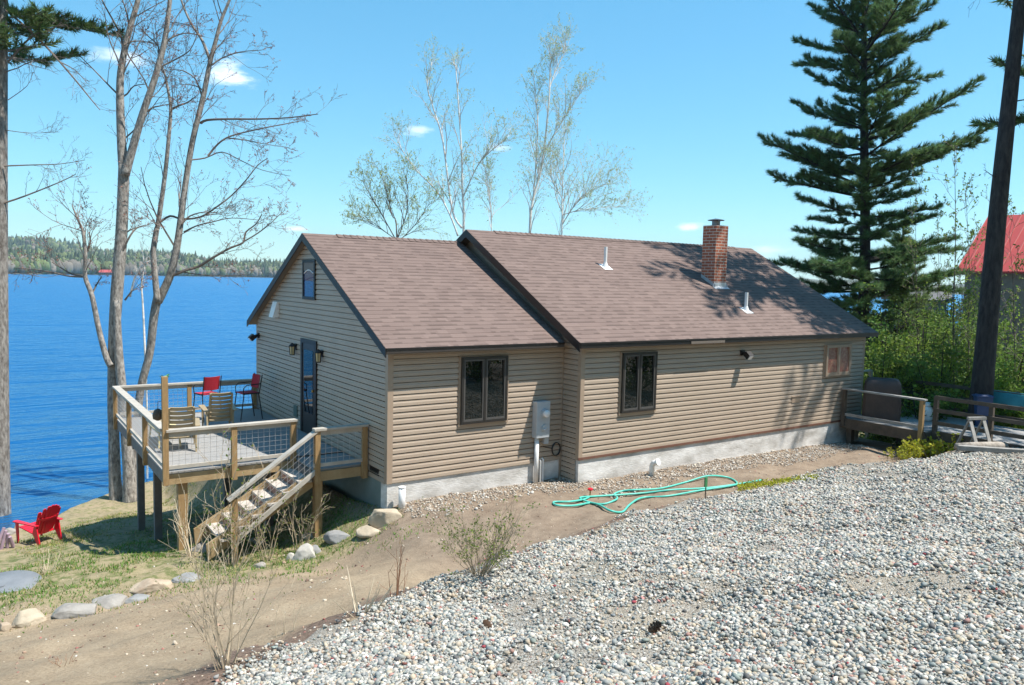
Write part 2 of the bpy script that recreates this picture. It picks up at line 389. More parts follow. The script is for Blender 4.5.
# ------------------------------------------------------------------ ground, driveway, lake
def ground_mat():
    m, n, p = base_mat('yard_soil_and_lawn'); p.inputs['Roughness'].default_value = 0.95; p.inputs['Specular IOR Level'].default_value = 0.15
    at = n.nodes.new('ShaderNodeAttribute'); at.attribute_name = 'tint'      # r: grass, g: fallen-leaf litter, b: damp soil
    sp = n.nodes.new('ShaderNodeSeparateColor'); n.links.new(at.outputs['Color'], sp.inputs[0])
    tcn = n.nodes.new('ShaderNodeTexCoord')
    def noise(sc, det=6, ro=0.65):
        t = n.nodes.new('ShaderNodeTexNoise'); t.inputs['Scale'].default_value = sc; t.inputs['Detail'].default_value = det; t.inputs['Roughness'].default_value = ro
        n.links.new(tcn.outputs['Object'], t.inputs['Vector']); return t.outputs['Fac']
    def ramp(src, stops):
        r = n.nodes.new('ShaderNodeValToRGB'); els = r.color_ramp.elements
        while len(els) < len(stops): els.new(0.5)
        for e, (pos, c) in zip(els, stops): e.position = pos; e.color = (*c, 1)
        n.links.new(src, r.inputs[0]); return r.outputs[0]
    def mix(f, a, b):
        x = n.nodes.new('ShaderNodeMixRGB'); n.links.new(f, x.inputs[0]); n.links.new(a, x.inputs[1]); n.links.new(b, x.inputs[2]); return x.outputs[0]
    def mmath(op, a, b, c=None):
        x = n.nodes.new('ShaderNodeMath'); x.operation = op; x.use_clamp = op in ('SUBTRACT', 'MULTIPLY_ADD')
        for i, q in enumerate((a, b, c)):
            if q is None: continue
            if isinstance(q, float): x.inputs[i].default_value = q
            else: n.links.new(q, x.inputs[i])
        return x.outputs[0]
    soil = ramp(noise(1.7, 9, 0.72), [(0.3, (0.235, 0.178, 0.115)), (0.5, (0.355, 0.275, 0.18)), (0.7, (0.46, 0.365, 0.245))])
    fine = ramp(noise(38, 4, 0.7), [(0.32, (0.07, 0.05, 0.035)), (0.5, (0.27, 0.205, 0.14)), (0.72, (0.42, 0.345, 0.255))])
    x = n.nodes.new('ShaderNodeMixRGB'); x.inputs[0].default_value = 0.45; n.links.new(soil, x.inputs[1]); n.links.new(fine, x.inputs[2]); soil = x.outputs[0]
    damp = ramp(noise(4, 7, 0.7), [(0.35, (0.185, 0.138, 0.10)), (0.65, (0.285, 0.222, 0.162))])
    soil = mix(sp.outputs[2], soil, damp)
    gr = ramp(noise(6, 8, 0.7), [(0.25, (0.07, 0.10, 0.03)), (0.42, (0.15, 0.16, 0.065)), (0.52, (0.28, 0.235, 0.135)), (0.7, (0.36, 0.29, 0.185))])
    gmask = mmath('MULTIPLY_ADD', mmath('SUBTRACT', noise(2.3, 7, 0.7), 0.5), 3.0, sp.outputs[0])
    gm2 = n.nodes.new('ShaderNodeMapRange'); gm2.inputs[1].default_value = 0.4; gm2.inputs[2].default_value = 0.75; n.links.new(mmath('MULTIPLY', gmask, sp.outputs[0]), gm2.inputs[0])
    col = mix(gm2.outputs[0], soil, gr)
    lit = ramp(noise(26, 6, 0.75), [(0.35, (0.075, 0.05, 0.038)), (0.55, (0.22, 0.155, 0.115)), (0.72, (0.34, 0.25, 0.19))])
    lm = n.nodes.new('ShaderNodeMapRange'); lm.inputs[1].default_value = 0.35; lm.inputs[2].default_value = 0.7
    n.links.new(mmath('MULTIPLY', sp.outputs[1], mmath('ADD', noise(5, 5), 0.3)), lm.inputs[0])
    col = mix(lm.outputs[0], col, lit)
    n.links.new(col, p.inputs['Base Color'])
    b = n.nodes.new('ShaderNodeBump'); b.inputs['Strength'].default_value = 0.9; b.inputs['Distance'].default_value = 0.03
    hgt = mmath('ADD', noise(14, 10, 0.75), mmath('MULTIPLY', noise(70, 4, 0.7), 0.35)); n.links.new(hgt, b.inputs['Height']); n.links.new(b.outputs[0], p.inputs['Normal'])
    return m
def axis(a, b, c, d, n1, n2):        # dense between b and c, sparse out to a and d
    lo = b-(b-a)*np.linspace(1, 0, n1)[:-1]**3; hi = c+(d-c)*np.linspace(0, 1, n1)[1:]**3
    return np.concatenate([lo, np.linspace(b, c, n2), hi])
gx = axis(-600, -9, 18, 900, 16, 230); gy = axis(-700, -13, 14, 900, 16, 230)
GX, GY = np.meshgrid(gx, gy)
GZ = h(GX, GY)
SHX = [-600, -60, -20, -8, -5.4, -4.1, -2.6, -0.2, 3, 8, 14, 25, 45, 75, 130, 200, 900]      # shoreline Y over X
SHY = [-120, 6, 9.0, 11.0, 11.5, 12.0, 13.6, 15.6, 17.0, 18.0, 19, 19, 21, 24, 14, 2, -40]
sh = np.interp(GX, SHX, SHY)
dsh = GY-sh+0.35*np.sin(GX*0.9)+0.2*np.sin(GX*2.3+1)
kland = smooth(-4.5, -0.1, dsh)
GZ = np.where(dsh < 0, np.maximum(GZ*(1-kland)+(LAKE+0.08)*kland, LAKE+0.08-0.0*GZ), LAKE+0.08-0.35*np.clip(dsh, 0, 12))
def shore_blend(x, y):
    s = np.interp(x, SHX, SHY); d = y-s+0.35*np.sin(x*0.9)+0.2*np.sin(x*2.3+1); k = smooth(-4.5, -0.1, d)
    z = _h0(x, y)
    return np.where(d < 0, np.maximum(z*(1-k)+(LAKE+0.08)*k, LAKE+0.08), LAKE+0.08-0.35*np.clip(d, 0, 12))
_h0 = h; h = shore_blend
gn = 0.035*np.array([[mnoise.fractal(Vector((float(x)*1.6, float(y)*1.6, 0)), 0.8, 2.0, 5) for x in gx] for y in gy])
ins = (GX > -0.02) & (GX < 13.4) & (GY > -0.56) & (GY < 7.5)
GZ = GZ+gn*(1-0.7*ins)
GZ = np.where((GX > 0.1) & (GX < 13.2) & (GY > 0.1) & (GY < 7.4), np.minimum(GZ, -0.6), GZ)
ed = GY-np.interp(GX, EDGE_X, EDGE_Y)
grass = smooth(-2.2, 1.2, GY+0.25*(GX+3))*smooth(0.3, -0.8, GX-0.0*GY)
grass = np.maximum(grass, smooth(14.5, 15.5, GX)); grass = np.maximum(grass, smooth(7.6, 9, GY)*0.9)
grass = np.maximum(grass*1.0, smooth(12.3, 13, GX)*smooth(0.5, 1.5, GY))
litter = smooth(-0.15, 0.05, ed)*smooth(1.3, 0.35, ed)*smooth(7, 3, GX)
damp = smooth(-1.8, 0.2, GX)*smooth(-0.3, 0.3, ed)*smooth(0.4, -0.2, GY)
ny, nx = GX.shape
idx = np.arange(nx*ny).reshape(ny, nx)
quads = np.stack([idx[:-1, :-1], idx[:-1, 1:], idx[1:, 1:], idx[1:, :-1]], -1).reshape(-1, 4)
gobj = link_mesh('ground', np.stack([GX, GY, GZ], -1).reshape(-1, 3), quads, ground_mat(), None, True,
                 colors=np.stack([np.clip(grass*(0.76+0.4*smooth(-1.0, 0.3, GY)*smooth(5.5, 2.5, GY)), 0, 1.05), litter, damp], -1).reshape(-1, 3))
tag(gobj, 'bare tan yard soil with thin spring grass sloping to the lake', 'ground', kind='structure')
def ground_z(x, y):
    return h(x, y)+0.0
# driveway gravel bed: a sheet a little above the ground sheet
def drive_mat():
    m, n, p = base_mat('gravel_bed'); p.inputs['Roughness'].default_value = 0.9
    tcn = n.nodes.new('ShaderNodeTexCoord')
    v = n.nodes.new('ShaderNodeTexVoronoi'); v.inputs['Scale'].default_value = 75; n.links.new(tcn.outputs['Object'], v.inputs['Vector'])
    r = n.nodes.new('ShaderNodeValToRGB'); els = r.color_ramp.elements
    for pos, c in ((0.15, (0.17, 0.145, 0.112)), (0.4, (0.25, 0.218, 0.172)), (0.6, (0.32, 0.285, 0.235))): e = els.new(pos); e.color = (*c, 1)
    els[0].color = (0.09, 0.075, 0.06, 1); els[-1].color = (0.40, 0.38, 0.34, 1)
    sep = n.nodes.new('ShaderNodeSeparateColor'); n.links.new(v.outputs['Color'], sep.inputs[0]); n.links.new(sep.outputs[0], r.inputs[0])
    t = n.nodes.new('ShaderNodeTexNoise'); t.inputs['Scale'].default_value = 0.55; t.inputs['Detail'].default_value = 6; n.links.new(tcn.outputs['Object'], t.inputs['Vector'])
    mr = n.nodes.new('ShaderNodeMapRange'); mr.inputs[1].default_value = 0.5; mr.inputs[2].default_value = 0.68; n.links.new(t.outputs['Fac'], mr.inputs[0])
    x = n.nodes.new('ShaderNodeMixRGB'); n.links.new(mr.outputs[0], x.inputs[0]); n.links.new(r.outputs[0], x.inputs[1]); x.inputs[2].default_value = (0.37, 0.305, 0.215, 1)
    n.links.new(x.outputs[0], p.inputs['Base Color'])
    b = n.nodes.new('ShaderNodeBump'); b.inputs['Strength'].default_value = 0.8; b.inputs['Distance'].default_value = 0.02; b.invert = True
    n.links.new(v.outputs['Distance'], b.inputs['Height']); n.links.new(b.outputs[0], p.inputs['Normal'])
    return m
def edge_n(x): return np.interp(x, EDGE_X, EDGE_Y)+0.10*np.sin(3.1*x)+0.06*np.sin(7.7*x+1)+0.05*np.sin(13*x)
dxs = np.concatenate([np.linspace(-40, -9, 8), np.linspace(-8, 15, 190), np.linspace(16, 60, 12)])
ts = np.concatenate([[0, 0.004, 0.01], np.linspace(0.02, 0.35, 60), np.linspace(0.4, 1, 12)])
DX, T = np.meshgrid(dxs, ts)
DY = edge_n(DX)+0.05-T*24.0
def gz_at(x, y):            # height of the built ground sheet (bilinear)
    x = np.asarray(x, float); y = np.asarray(y, float)
    i = np.clip(np.searchsorted(gx, x)-1, 0, nx-2); j = np.clip(np.searchsorted(gy, y)-1, 0, ny-2)
    fx = np.clip((x-gx[i])/(gx[i+1]-gx[i]), 0, 1); fy = np.clip((y-gy[j])/(gy[j+1]-gy[j]), 0, 1)
    return (GZ[j, i]*(1-fx)*(1-fy)+GZ[j, i+1]*fx*(1-fy)+GZ[j+1, i]*(1-fx)*fy+GZ[j+1, i+1]*fx*fy)
DZ = gz_at(DX, DY)+np.where(T < 0.002, -0.02, 0.016)
dn, dm = DX.shape; di = np.arange(dn*dm).reshape(dn, dm)
dq = np.stack([di[:-1, :-1], di[1:, :-1], di[1:, 1:], di[:-1, 1:]], -1).reshape(-1, 4)
tag(link_mesh('driveway', np.stack([DX, DY, DZ], -1).reshape(-1, 3), dq, drive_mat(), None, True),
    'pale crushed stone driveway bank in the foreground', 'driveway', kind='structure')
def gz(x, y): return float(gz_at(x, y))
_hit0 = hit
def h(x, y): return gz_at(x, y)
def hz(x, y): return gz(x, y)

# pebbles
def ico():
    t = (1+5**0.5)/2
    v = np.array([(-1, t, 0), (1, t, 0), (-1, -t, 0), (1, -t, 0), (0, -1, t), (0, 1, t), (0, -1, -t), (0, 1, -t), (t, 0, -1), (t, 0, 1), (-t, 0, -1), (-t, 0, 1)], float)
    v /= np.linalg.norm(v[0])
    f = np.array([(0, 11, 5), (0, 5, 1), (0, 1, 7), (0, 7, 10), (0, 10, 11), (1, 5, 9), (5, 11, 4), (11, 10, 2), (10, 7, 6), (7, 1, 8), (3, 9, 4), (3, 4, 2), (3, 2, 6), (3, 6, 8), (3, 8, 9), (4, 9, 5), (2, 4, 11), (6, 2, 10), (8, 6, 7), (9, 8, 1)])
    return v, f
def subdiv(v, f):
    v = list(map(tuple, v)); cache = {}; nf = []
    def mid(a, b):
        k = (min(a, b), max(a, b))
        if k not in cache:
            m = (np.array(v[a])+np.array(v[b])); m /= np.linalg.norm(m); cache[k] = len(v); v.append(tuple(m))
        return cache[k]
    for a, b, c in f:
        ab, bc, ca = mid(a, b), mid(b, c), mid(c, a); nf += [(a, ab, ca), (b, bc, ab), (c, ca, bc), (ab, bc, ca)]
    return np.array(v), np.array(nf)
ICO = ico(); ICO2 = subdiv(*ICO); ICO3 = subdiv(*ICO2); ICO4 = subdiv(*ICO3)
def randrot(n):
    q = RS.normal(size=(n, 4)); q /= np.linalg.norm(q, axis=1)[:, None]; a, b, c, d = q.T
    return np.stack([np.stack([1-2*(c*c+d*d), 2*(b*c-a*d), 2*(b*d+a*c)], -1), np.stack([2*(b*c+a*d), 1-2*(b*b+d*d), 2*(c*d-a*b)], -1), np.stack([2*(b*d-a*c), 2*(c*d+a*b), 1-2*(b*b+c*c)], -1)], 1)
PCOL = np.array([(0.43, 0.415, 0.375), (0.35, 0.345, 0.32), (0.29, 0.30, 0.285), (0.21, 0.235, 0.235), (0.60, 0.58, 0.53), (0.36, 0.295, 0.225), (0.33, 0.19, 0.16), (0.085, 0.085, 0.085), (0.40, 0.345, 0.265), (0.23, 0.265, 0.245)])
PCOL = PCOL*np.array([1.0, 0.965, 0.915])
PW = np.array([.17, .18, .16, .12, .06, .08, .03, .07, .09, .04]); PW = PW/PW.sum()
def pebbles(name, P, size, bv, pal=PCOL, pw=PW, label=None, flat=0.6, sat=0.0, matn='pebble'):
    n = len(P); base, bf = bv; m = len(base)
    ax = np.stack([size*RS.uniform(0.75, 1.25, n), size*RS.uniform(0.6, 1.0, n), size*RS.uniform(0.4, flat+0.25, n)], -1)
    V = base[None]*(1+RS.normal(0, 0.14, (n, m, 1)))*ax[:, None, :]
    V = np.sign(V)*np.abs(V)
    for q in range(6):      # broken faces
        nn = RS.normal(size=(n, 3)); nn /= np.linalg.norm(nn, axis=1)[:, None]; cc_ = (np.abs(nn*ax).sum(1)*RS.uniform(0.30, 0.62, n))[:, None]
        dt = np.einsum('nmi,ni->nm', V, nn); ex = np.maximum(dt-cc_, 0); V = V-ex[:, :, None]*nn[:, None, :]
    # rotate about a mostly vertical frame with some tilt
    R_ = randrot(n); yaw = RS.uniform(0, 6.283, n); tilt = RS.normal(0, 0.45, n)
    cz, sz = np.cos(yaw), np.sin(yaw); ct, st_ = np.cos(tilt), np.sin(tilt)
    Rz = np.zeros((n, 3, 3)); Rz[:, 0, 0] = cz; Rz[:, 0, 1] = -sz; Rz[:, 1, 0] = sz; Rz[:, 1, 1] = cz; Rz[:, 2, 2] = 1
    Rx = np.zeros((n, 3, 3)); Rx[:, 0, 0] = 1; Rx[:, 1, 1] = ct; Rx[:, 1, 2] = -st_; Rx[:, 2, 1] = st_; Rx[:, 2, 2] = ct
    V = np.einsum('nij,nmj->nmi', Rz@Rx, V)+P[:, None, :]
    F = (bf[None]+(np.arange(n)*m)[:, None, None]).reshape(-1, 3)
    c = pal[RS.choice(len(pal), n, p=pw)]*RS.uniform(0.8, 1.2, (n, 1))
    if sat: c = c*(1+RS.normal(0, sat, (n, 3)))
    C = np.repeat(np.clip(c, 0.01, 0.85), m, 0)
    return link_mesh(name, V.reshape(-1, 3), F, MAT[matn], None, False, colors=C)
def in_view(x, y, z, mg=40):
    d = np.stack([x, y, z], -1)-CAMP; zz = d@CF; u = 512+FPX*(d@CR)/zz; v = 342.5-FPX*(d@CU)/zz
    return (zz > 0.5) & (u > -mg-300) & (u < 1024+mg+300) & (v > -mg) & (v < 685+mg*3)
def scatter_drive():
    n = 1500000
    x = RS.uniform(-6.2, 16, n); y = RS.uniform(-11, -2.8, n)
    e = edge_n(x); dist = np.hypot(x-CAMP[0], y-CAMP[1]); sd_ = e-y
    z = gz_at(x, y)
    keep = in_view(x, y, z) & (sd_ > -0.25)
    # spill at the edge, bare patches, and fewer stones far away
    pe = smooth(-0.28, 0.75, sd_+0.22*np.sin(2.3*x+1.1*y)+.12*np.sin(6.1*x))
    f = 0.5+0.5*np.sin(0.9*x+0.4*y+0.5)*np.sin(1.1*y-0.5*x+1.3)
    patch = np.array([mnoise.fractal(Vector((float(a)*0.7, float(b)*0.7, 3.0)), 0.8, 2, 4) for a, b in zip(x[::1][keep], y[keep])])
    pk = np.zeros(n); pk[keep] = patch
    bare = smooth(0.2, 0.5, pk)
    for (u_, v_, rx_, ry_) in ((600, 622, .8, .4), (560, 655, .6, .3), (640, 655, .5, .25), (530, 630, .45, .25), (690, 610, .45, .2)):
        (cx_, cy_, cz_), _q = hit(u_, v_)
        q_ = ((x-cx_)/rx_)**2+((y-cy_)/ry_)**2; bare = np.maximum(bare, np.where(keep, smooth(1.6, 0.2, q_+2.2*(pk+.1)), 0))
    pe = pe*(1-0.9*bare)
    dens = np.clip(1.12-0.05*dist, 0.33, 1)
    keep &= RS.random(n) < pe*dens
    return np.stack([x, y, z], -1)[keep], dist[keep]
P, dist = scatter_drive()
size = np.clip(RS.lognormal(math.log(0.0118), 0.42, len(P)), 0.005, 0.034)*np.clip(0.9+0.03*dist, 0.9, 1.4)
P[:, 2] += 0.014+size*RS.uniform(0.1, 0.75, len(P))
near = dist < 5.2
go1 = pebbles('gravel', P, size*0.92, ICO, sat=0.012)
tag(go1, 'loose grey and white pebbles covering the driveway bank', 'gravel', kind='stuff')
print('pebbles', len(P))
# red and dark bits among the stones: leaf scraps
k = RS.choice(len(P), 900, replace=False)
PR = P[k].copy(); PR[:, 2] += 0.012
REDP = np.array([(0.30, 0.05, 0.06), (0.22, 0.08, 0.06), (0.12, 0.07, 0.05), (0.42, 0.2, 0.18)])
o = pebbles('leaf_litter', PR, RS.uniform(0.010, 0.026, len(PR)), ICO, REDP, np.array([.3, .3, .3, .1]), matn='litter', flat=0.3)
tag(o, 'red and brown leaf scraps strewn over the gravel', 'leaf litter', kind='stuff')
# stone strip along the foundation
n = 9000
x = RS.uniform(0.15, 12.6, n); y = RS.uniform(-1.55, 0.0, n)
front_y = np.where(x < 3.74, 0.0, -0.55)
dd = front_y-y; wid = np.where(x < 3.74, 0.75, 0.85)+0.12*np.sin(2.1*x)
kp = (dd > 0.01) & (RS.random(n) < smooth(wid+0.3, wid-0.25, dd))
x, y = x[kp], y[kp]; sz_ = np.clip(RS.lognormal(math.log(0.021), 0.3, len(x)), 0.01, 0.045)
o = pebbles('stone_strip', np.stack([x, y, gz_at(x, y)+sz_*0.3], -1), sz_, ICO,
            np.array([(0.42, 0.37, 0.30), (0.33, 0.28, 0.225), (0.26, 0.215, 0.17), (0.48, 0.455, 0.41), (0.2, 0.155, 0.12)]), np.array([.3, .25, .2, .15, .1]))
tag(o, 'tan pebbles lying along the foot of the foundation', 'gravel', kind='stuff')
# wood chips and small stones on the bare soil
n = 30000
x = RS.uniform(-7, 12, n); y = RS.uniform(-7.5, 1.5, n); z = gz_at(x, y)
ee = y-edge_n(x)
clus = np.array([mnoise.noise(Vector((float(a)*1.1, float(b)*1.1, 0))) for a, b in zip(x, y)])
kp = in_view(x, y, z) & (ee > 0.05) & ((x < -0.1) | (y < -0.6)) & (RS.random(n) < np.where(ee < 0.9, 0.8, 0.28)*(0.55+0.9*clus))
x, y, z = x[kp], y[kp], z[kp]
szz = np.clip(RS.lognormal(math.log(0.012), 0.45, len(x)), 0.005, 0.04)
o = pebbles('soil_litter', np.stack([x, y, z+szz*0.1], -1), szz, ICO,
            np.array([(0.16, 0.10, 0.07), (0.30, 0.20, 0.14), (0.48, 0.40, 0.30), (0.55, 0.51, 0.45), (0.33, 0.12, 0.10)]), np.array([.3, .28, .22, .12, .08]), matn='litter', flat=0.35)
tag(o, 'twig scraps and grit scattered over the bare soil', 'ground litter', kind='stuff')

# grass blades on the lower lawn
def blades(name, P, hh, wd, mat_, tint, label, lean=0.5):
    n = len(P); a = RS.uniform(0, 6.283, n); side = np.stack([np.cos(a), np.sin(a), np.zeros(n)], -1)
    ln = np.stack([RS.normal(0, lean, n), RS.normal(0, lean, n), np.ones(n)], -1); ln /= np.linalg.norm(ln, axis=1)[:, None]
    hh = hh*RS.uniform(0.5, 1.3, n)
    V = np.stack([P-side*wd/2, P+side*wd/2, P+ln*hh[:, None]], 1)
    F = np.arange(3*n).reshape(n, 3)
    return tag(link_mesh(name, V.reshape(-1, 3), F, mat_, colors=np.repeat(tint, 3, 0)), label, 'grass', kind='stuff')
n = 120000
x = RS.uniform(-9, 1.2, n); y = RS.uniform(-1.5, 13, n); z = gz_at(x, y)
g0 = smooth(-1.6, 0.8, y+0.25*(x+3))*smooth(0.6, -0.6, x)
cl = np.array([mnoise.fractal(Vector((float(a)*0.8, float(b)*0.8, 7)), 0.8, 2, 4) for a, b in zip(x, y)])
strip = smooth(-1.1, 0.1, y+0.12*(x+4))*smooth(2.9, 1.4, y+0.12*(x+4))
kp = in_view(x, y, z) & (z > LAKE+0.12) & (RS.random(n) < g0*np.clip(0.25+0.9*cl+0.95*strip*(cl > -0.2), 0, 1))
P = np.stack([x, y, z], -1)[kp]
tn = np.where(RS.random(len(P))[:, None] < 0.30+0.4*(P[:, 1:2] > 4), np.array([[2.4, 1.6, 2.2]]), np.array([[0.8, 1.25, 0.7]]))*RS.uniform(0.7, 1.3, (len(P), 1))
blades('lawn_grass', P, 0.055, 0.016, MAT['grass'], tn, 'thin new grass growing on the lower lawn')

# lake
def water_mat():
    m, n, p = base_mat('lake_water'); n.nodes.remove(p)
    gl_ = n.nodes.new('ShaderNodeBsdfGlossy'); gl_.inputs['Color'].default_value = (0.50, 0.75, 0.95, 1); gl_.inputs['Roughness'].default_value = 0.2
    df_ = n.nodes.new('ShaderNodeBsdfGlossy'); df_.inputs['Roughness'].default_value = 0.75; df_.inputs['Color'].default_value = (0.016, 0.17, 0.40, 1)
    ms_ = n.nodes.new('ShaderNodeMixShader'); fr_ = n.nodes.new('ShaderNodeFresnel'); fr_.inputs['IOR'].default_value = 1.33
    mr_ = n.nodes.new('ShaderNodeMath'); mr_.operation = 'MULTIPLY_ADD'; mr_.inputs[1].default_value = 1.0; mr_.inputs[2].default_value = 0.06; mr_.use_clamp = True
    n.links.new(fr_.outputs[0], mr_.inputs[0]); n.links.new(mr_.outputs[0], ms_.inputs[0])
    n.links.new(df_.outputs[0], ms_.inputs[1]); n.links.new(gl_.outputs[0], ms_.inputs[2]); n.links.new(ms_.outputs[0], n.nodes['Material Output'].inputs['Surface'])
    tcn = n.nodes.new('ShaderNodeTexCoord')
    def nz_(scale, st, rot, det):
        mpn = n.nodes.new('ShaderNodeMapping'); mpn.inputs['Scale'].default_value = st; mpn.inputs['Rotation'].default_value = (0, 0, rot)
        n.links.new(tcn.outputs['Object'], mpn.inputs[0])
        t = n.nodes.new('ShaderNodeTexNoise'); t.inputs['Scale'].default_value = scale; t.inputs['Detail'].default_value = det; t.inputs['Roughness'].default_value = 0.6
        n.links.new(mpn.outputs[0], t.inputs['Vector']); return t.outputs['Fac']
    acc = None
    for sc_, st_, ro_, wt_ in ((2.2, (0.40, 1.6, 1), 0.55, 0.35), (0.55, (0.35, 1.5, 1), 0.75, 1.6), (0.2, (0.3, 1.5, 1), 0.6, 4.2), (0.07, (0.3, 1.4, 1), 0.7, 9.0)):
        q_ = n.nodes.new('ShaderNodeMath'); q_.operation = 'MULTIPLY_ADD'; q_.inputs[1].default_value = wt_; n.links.new(nz_(sc_, st_, ro_, 4), q_.inputs[0])
        if acc is None: q_.inputs[2].default_value = 0
        else: n.links.new(acc, q_.inputs[2])
        acc = q_.outputs[0]
    ad = q_
    bp = n.nodes.new('ShaderNodeBump'); bp.inputs['Strength'].default_value = 1.0; bp.inputs['Distance'].default_value = 0.24
    n.links.new(ad.outputs[0], bp.inputs['Height']); n.links.new(bp.outputs[0], gl_.inputs['Normal']); n.links.new(bp.outputs[0], fr_.inputs['Normal'])
    return m
lk = MB(); lk.add([(-4000, -300, LAKE), (5000, -300, LAKE), (5000, 5000, LAKE), (-4000, 5000, LAKE)], [(0, 1, 2, 3)])
tag(lk.build('lake', water_mat()), 'wide rippled blue lake beyond the house', 'lake', kind='structure')

# ------------------------------------------------------------------ far shore: hills and the wood on them
def lake_hit(u, v): d = ray(u, v); t = (LAKE-CAMP[2])/d[2]; return CAMP+t*d
HILL_A0, HILL_A1 = math.radians(10), math.radians(125)
def hill_h(ang, r):
    # a low shore rise, then a long ridge further back that is highest to the left
    a = math.degrees(ang)
    near = 26*smooth(0, 420, r-shore_r(ang))*(0.72+0.2*np.sin(ang*23+1)+0.16*np.sin(ang*51))
    far = 95*smooth(500, 1900, r-shore_r(ang))*np.clip(0.22+0.75*smooth(79, 91, a)+0.15*np.sin(ang*17+2.2), 0, 1.2)
    return LAKE-0.3+2.0*smooth(0, 12, r-shore_r(ang))+near+far
def shore_r(ang):
    a = np.degrees(ang)
    return np.interp(a, [0, 30, 45, 60, 68, 74, 80, 85, 90, 100, 175], [1500, 1500, 1500, 1500, 1500, 1450, 1300, 1120, 1000, 900, 800])+25*np.sin(ang*40)
na, nr = 300, 36
AA = np.linspace(HILL_A0, HILL_A1, na); RRk = np.linspace(0, 1, nr)**1.5
HV = np.zeros((na, nr, 3))
for i, a in enumerate(AA):
    r = shore_r(a)-4+RRk*2600
    HV[i, :, 0] = CAMP[0]+np.cos(a)*r; HV[i, :, 1] = CAMP[1]+np.sin(a)*r; HV[i, :, 2] = hill_h(a, r)
hi = np.arange(na*nr).reshape(na, nr)
hq = np.stack([hi[:-1, :-1], hi[:-1, 1:], hi[1:, 1:], hi[1:, :-1]], -1).reshape(-1, 4)[:, ::-1]
tag(link_mesh('hills', HV.reshape(-1, 3), hq, mat('far_hillside', (0.05, 0.065, 0.035), (0.11, 0.10, 0.065), 0.02, 0.95), None, True),
    'low wooded hills on the far shore', 'hills', kind='structure')
# thousands of small crowns
nT = 9500
ang = RS.uniform(math.radians(48), math.radians(95), nT); off = RS.uniform(0, 1, nT)**1.9*1500+3
r = shore_r(ang)+off
bx = CAMP[0]+np.cos(ang)*r; by = CAMP[1]+np.sin(ang)*r; bz = np.array([hill_h(a, q) for a, q in zip(ang, r)])
con = RS.random(nT) < np.where(off < 60, 0.35, 0.45)
bare = (~con) & (RS.random(nT) < np.where(off < 120, 0.6, 0.25))
hgt = np.where(con, RS.uniform(15, 27, nT), RS.uniform(11, 19, nT))
base, bf = ICO2; m_ = len(base)
V = base[None]*(1+RS.normal(0, 0.17, (nT, m_, 1)))
rad = np.where(con, hgt*0.2, hgt*0.36)
taper = np.where(con[:, None], np.clip(1.15-0.95*(base[None, :, 2]+1)/2*1.15, 0.05, 1.3), 1.0)
V[:, :, 0] *= rad[:, None]*taper; V[:, :, 1] *= rad[:, None]*taper; V[:, :, 2] *= hgt[:, None]*0.5
V[:, :, 0] += bx[:, None]; V[:, :, 1] += by[:, None]; V[:, :, 2] += (bz+hgt*0.48)[:, None]
fc = np.where(con[:, None], np.array([[0.04, 0.062, 0.032]]), np.where(bare[:, None], np.array([[0.135, 0.115, 0.09]]), np.array([[0.10, 0.125, 0.045]])))*RS.uniform(0.7, 1.35, (nT, 1))
F = (bf[None]+(np.arange(nT)*m_)[:, None, None]).reshape(-1, 3)
tag(link_mesh('far_wood', V.reshape(-1, 3), F, tint_mat('far_foliage', 0.95), None, False, colors=np.repeat(fc, m_, 0)),
    'mixed wood of conifers and bare hardwoods on the far shore', 'woods', kind='stuff')
# two red-roofed camps on the far shore
MAT['red_far'] = mat('red_far_roof', (0.36, 0.05, 0.05), None, 5, 0.6)
MAT['camp_wall'] = mat('camp_wall', (0.12, 0.09, 0.075), (0.16, 0.12, 0.1), 2, 0.8)
for (u, lab, ln) in ((101, 'larger red-roofed camp on the far shore, beside the thick maple trunk', 22), (108.6, 'small red-roofed camp on the far shore, half hidden by the maple trunk', 13)):
    d = ray(u, 273.0); a = math.atan2(d[1], d[0]); rr = shore_r(a)-9
    c = (CAMP[0]+math.cos(a)*rr, CAMP[1]+math.sin(a)*rr, LAKE)
    t = thing('lake_camp', lab, 'cabin', c, 'camps on the far shore')
    t.rotation_euler = (0, 0, a-math.pi/2)
    b = MB().box(-ln/2, ln/2, 0, 8, -0.5, 3.6); b.build('wall', MAT['camp_wall'], t, local=True)
    MB().prism([(-ln/2-.6, -1, 3.4), (-ln/2-.6, 9, 3.4), (-ln/2-.6, 4, 7.2)], (ln+1.2, 0, 0)).build('roof', MAT['red_far'], t, local=True)
    for k in (-.25, .2): MB().box(ln*k-.8, ln*k+.8, -.06, 0.0, 1.0, 2.4).build('window', MAT['glass'], t, local=True)

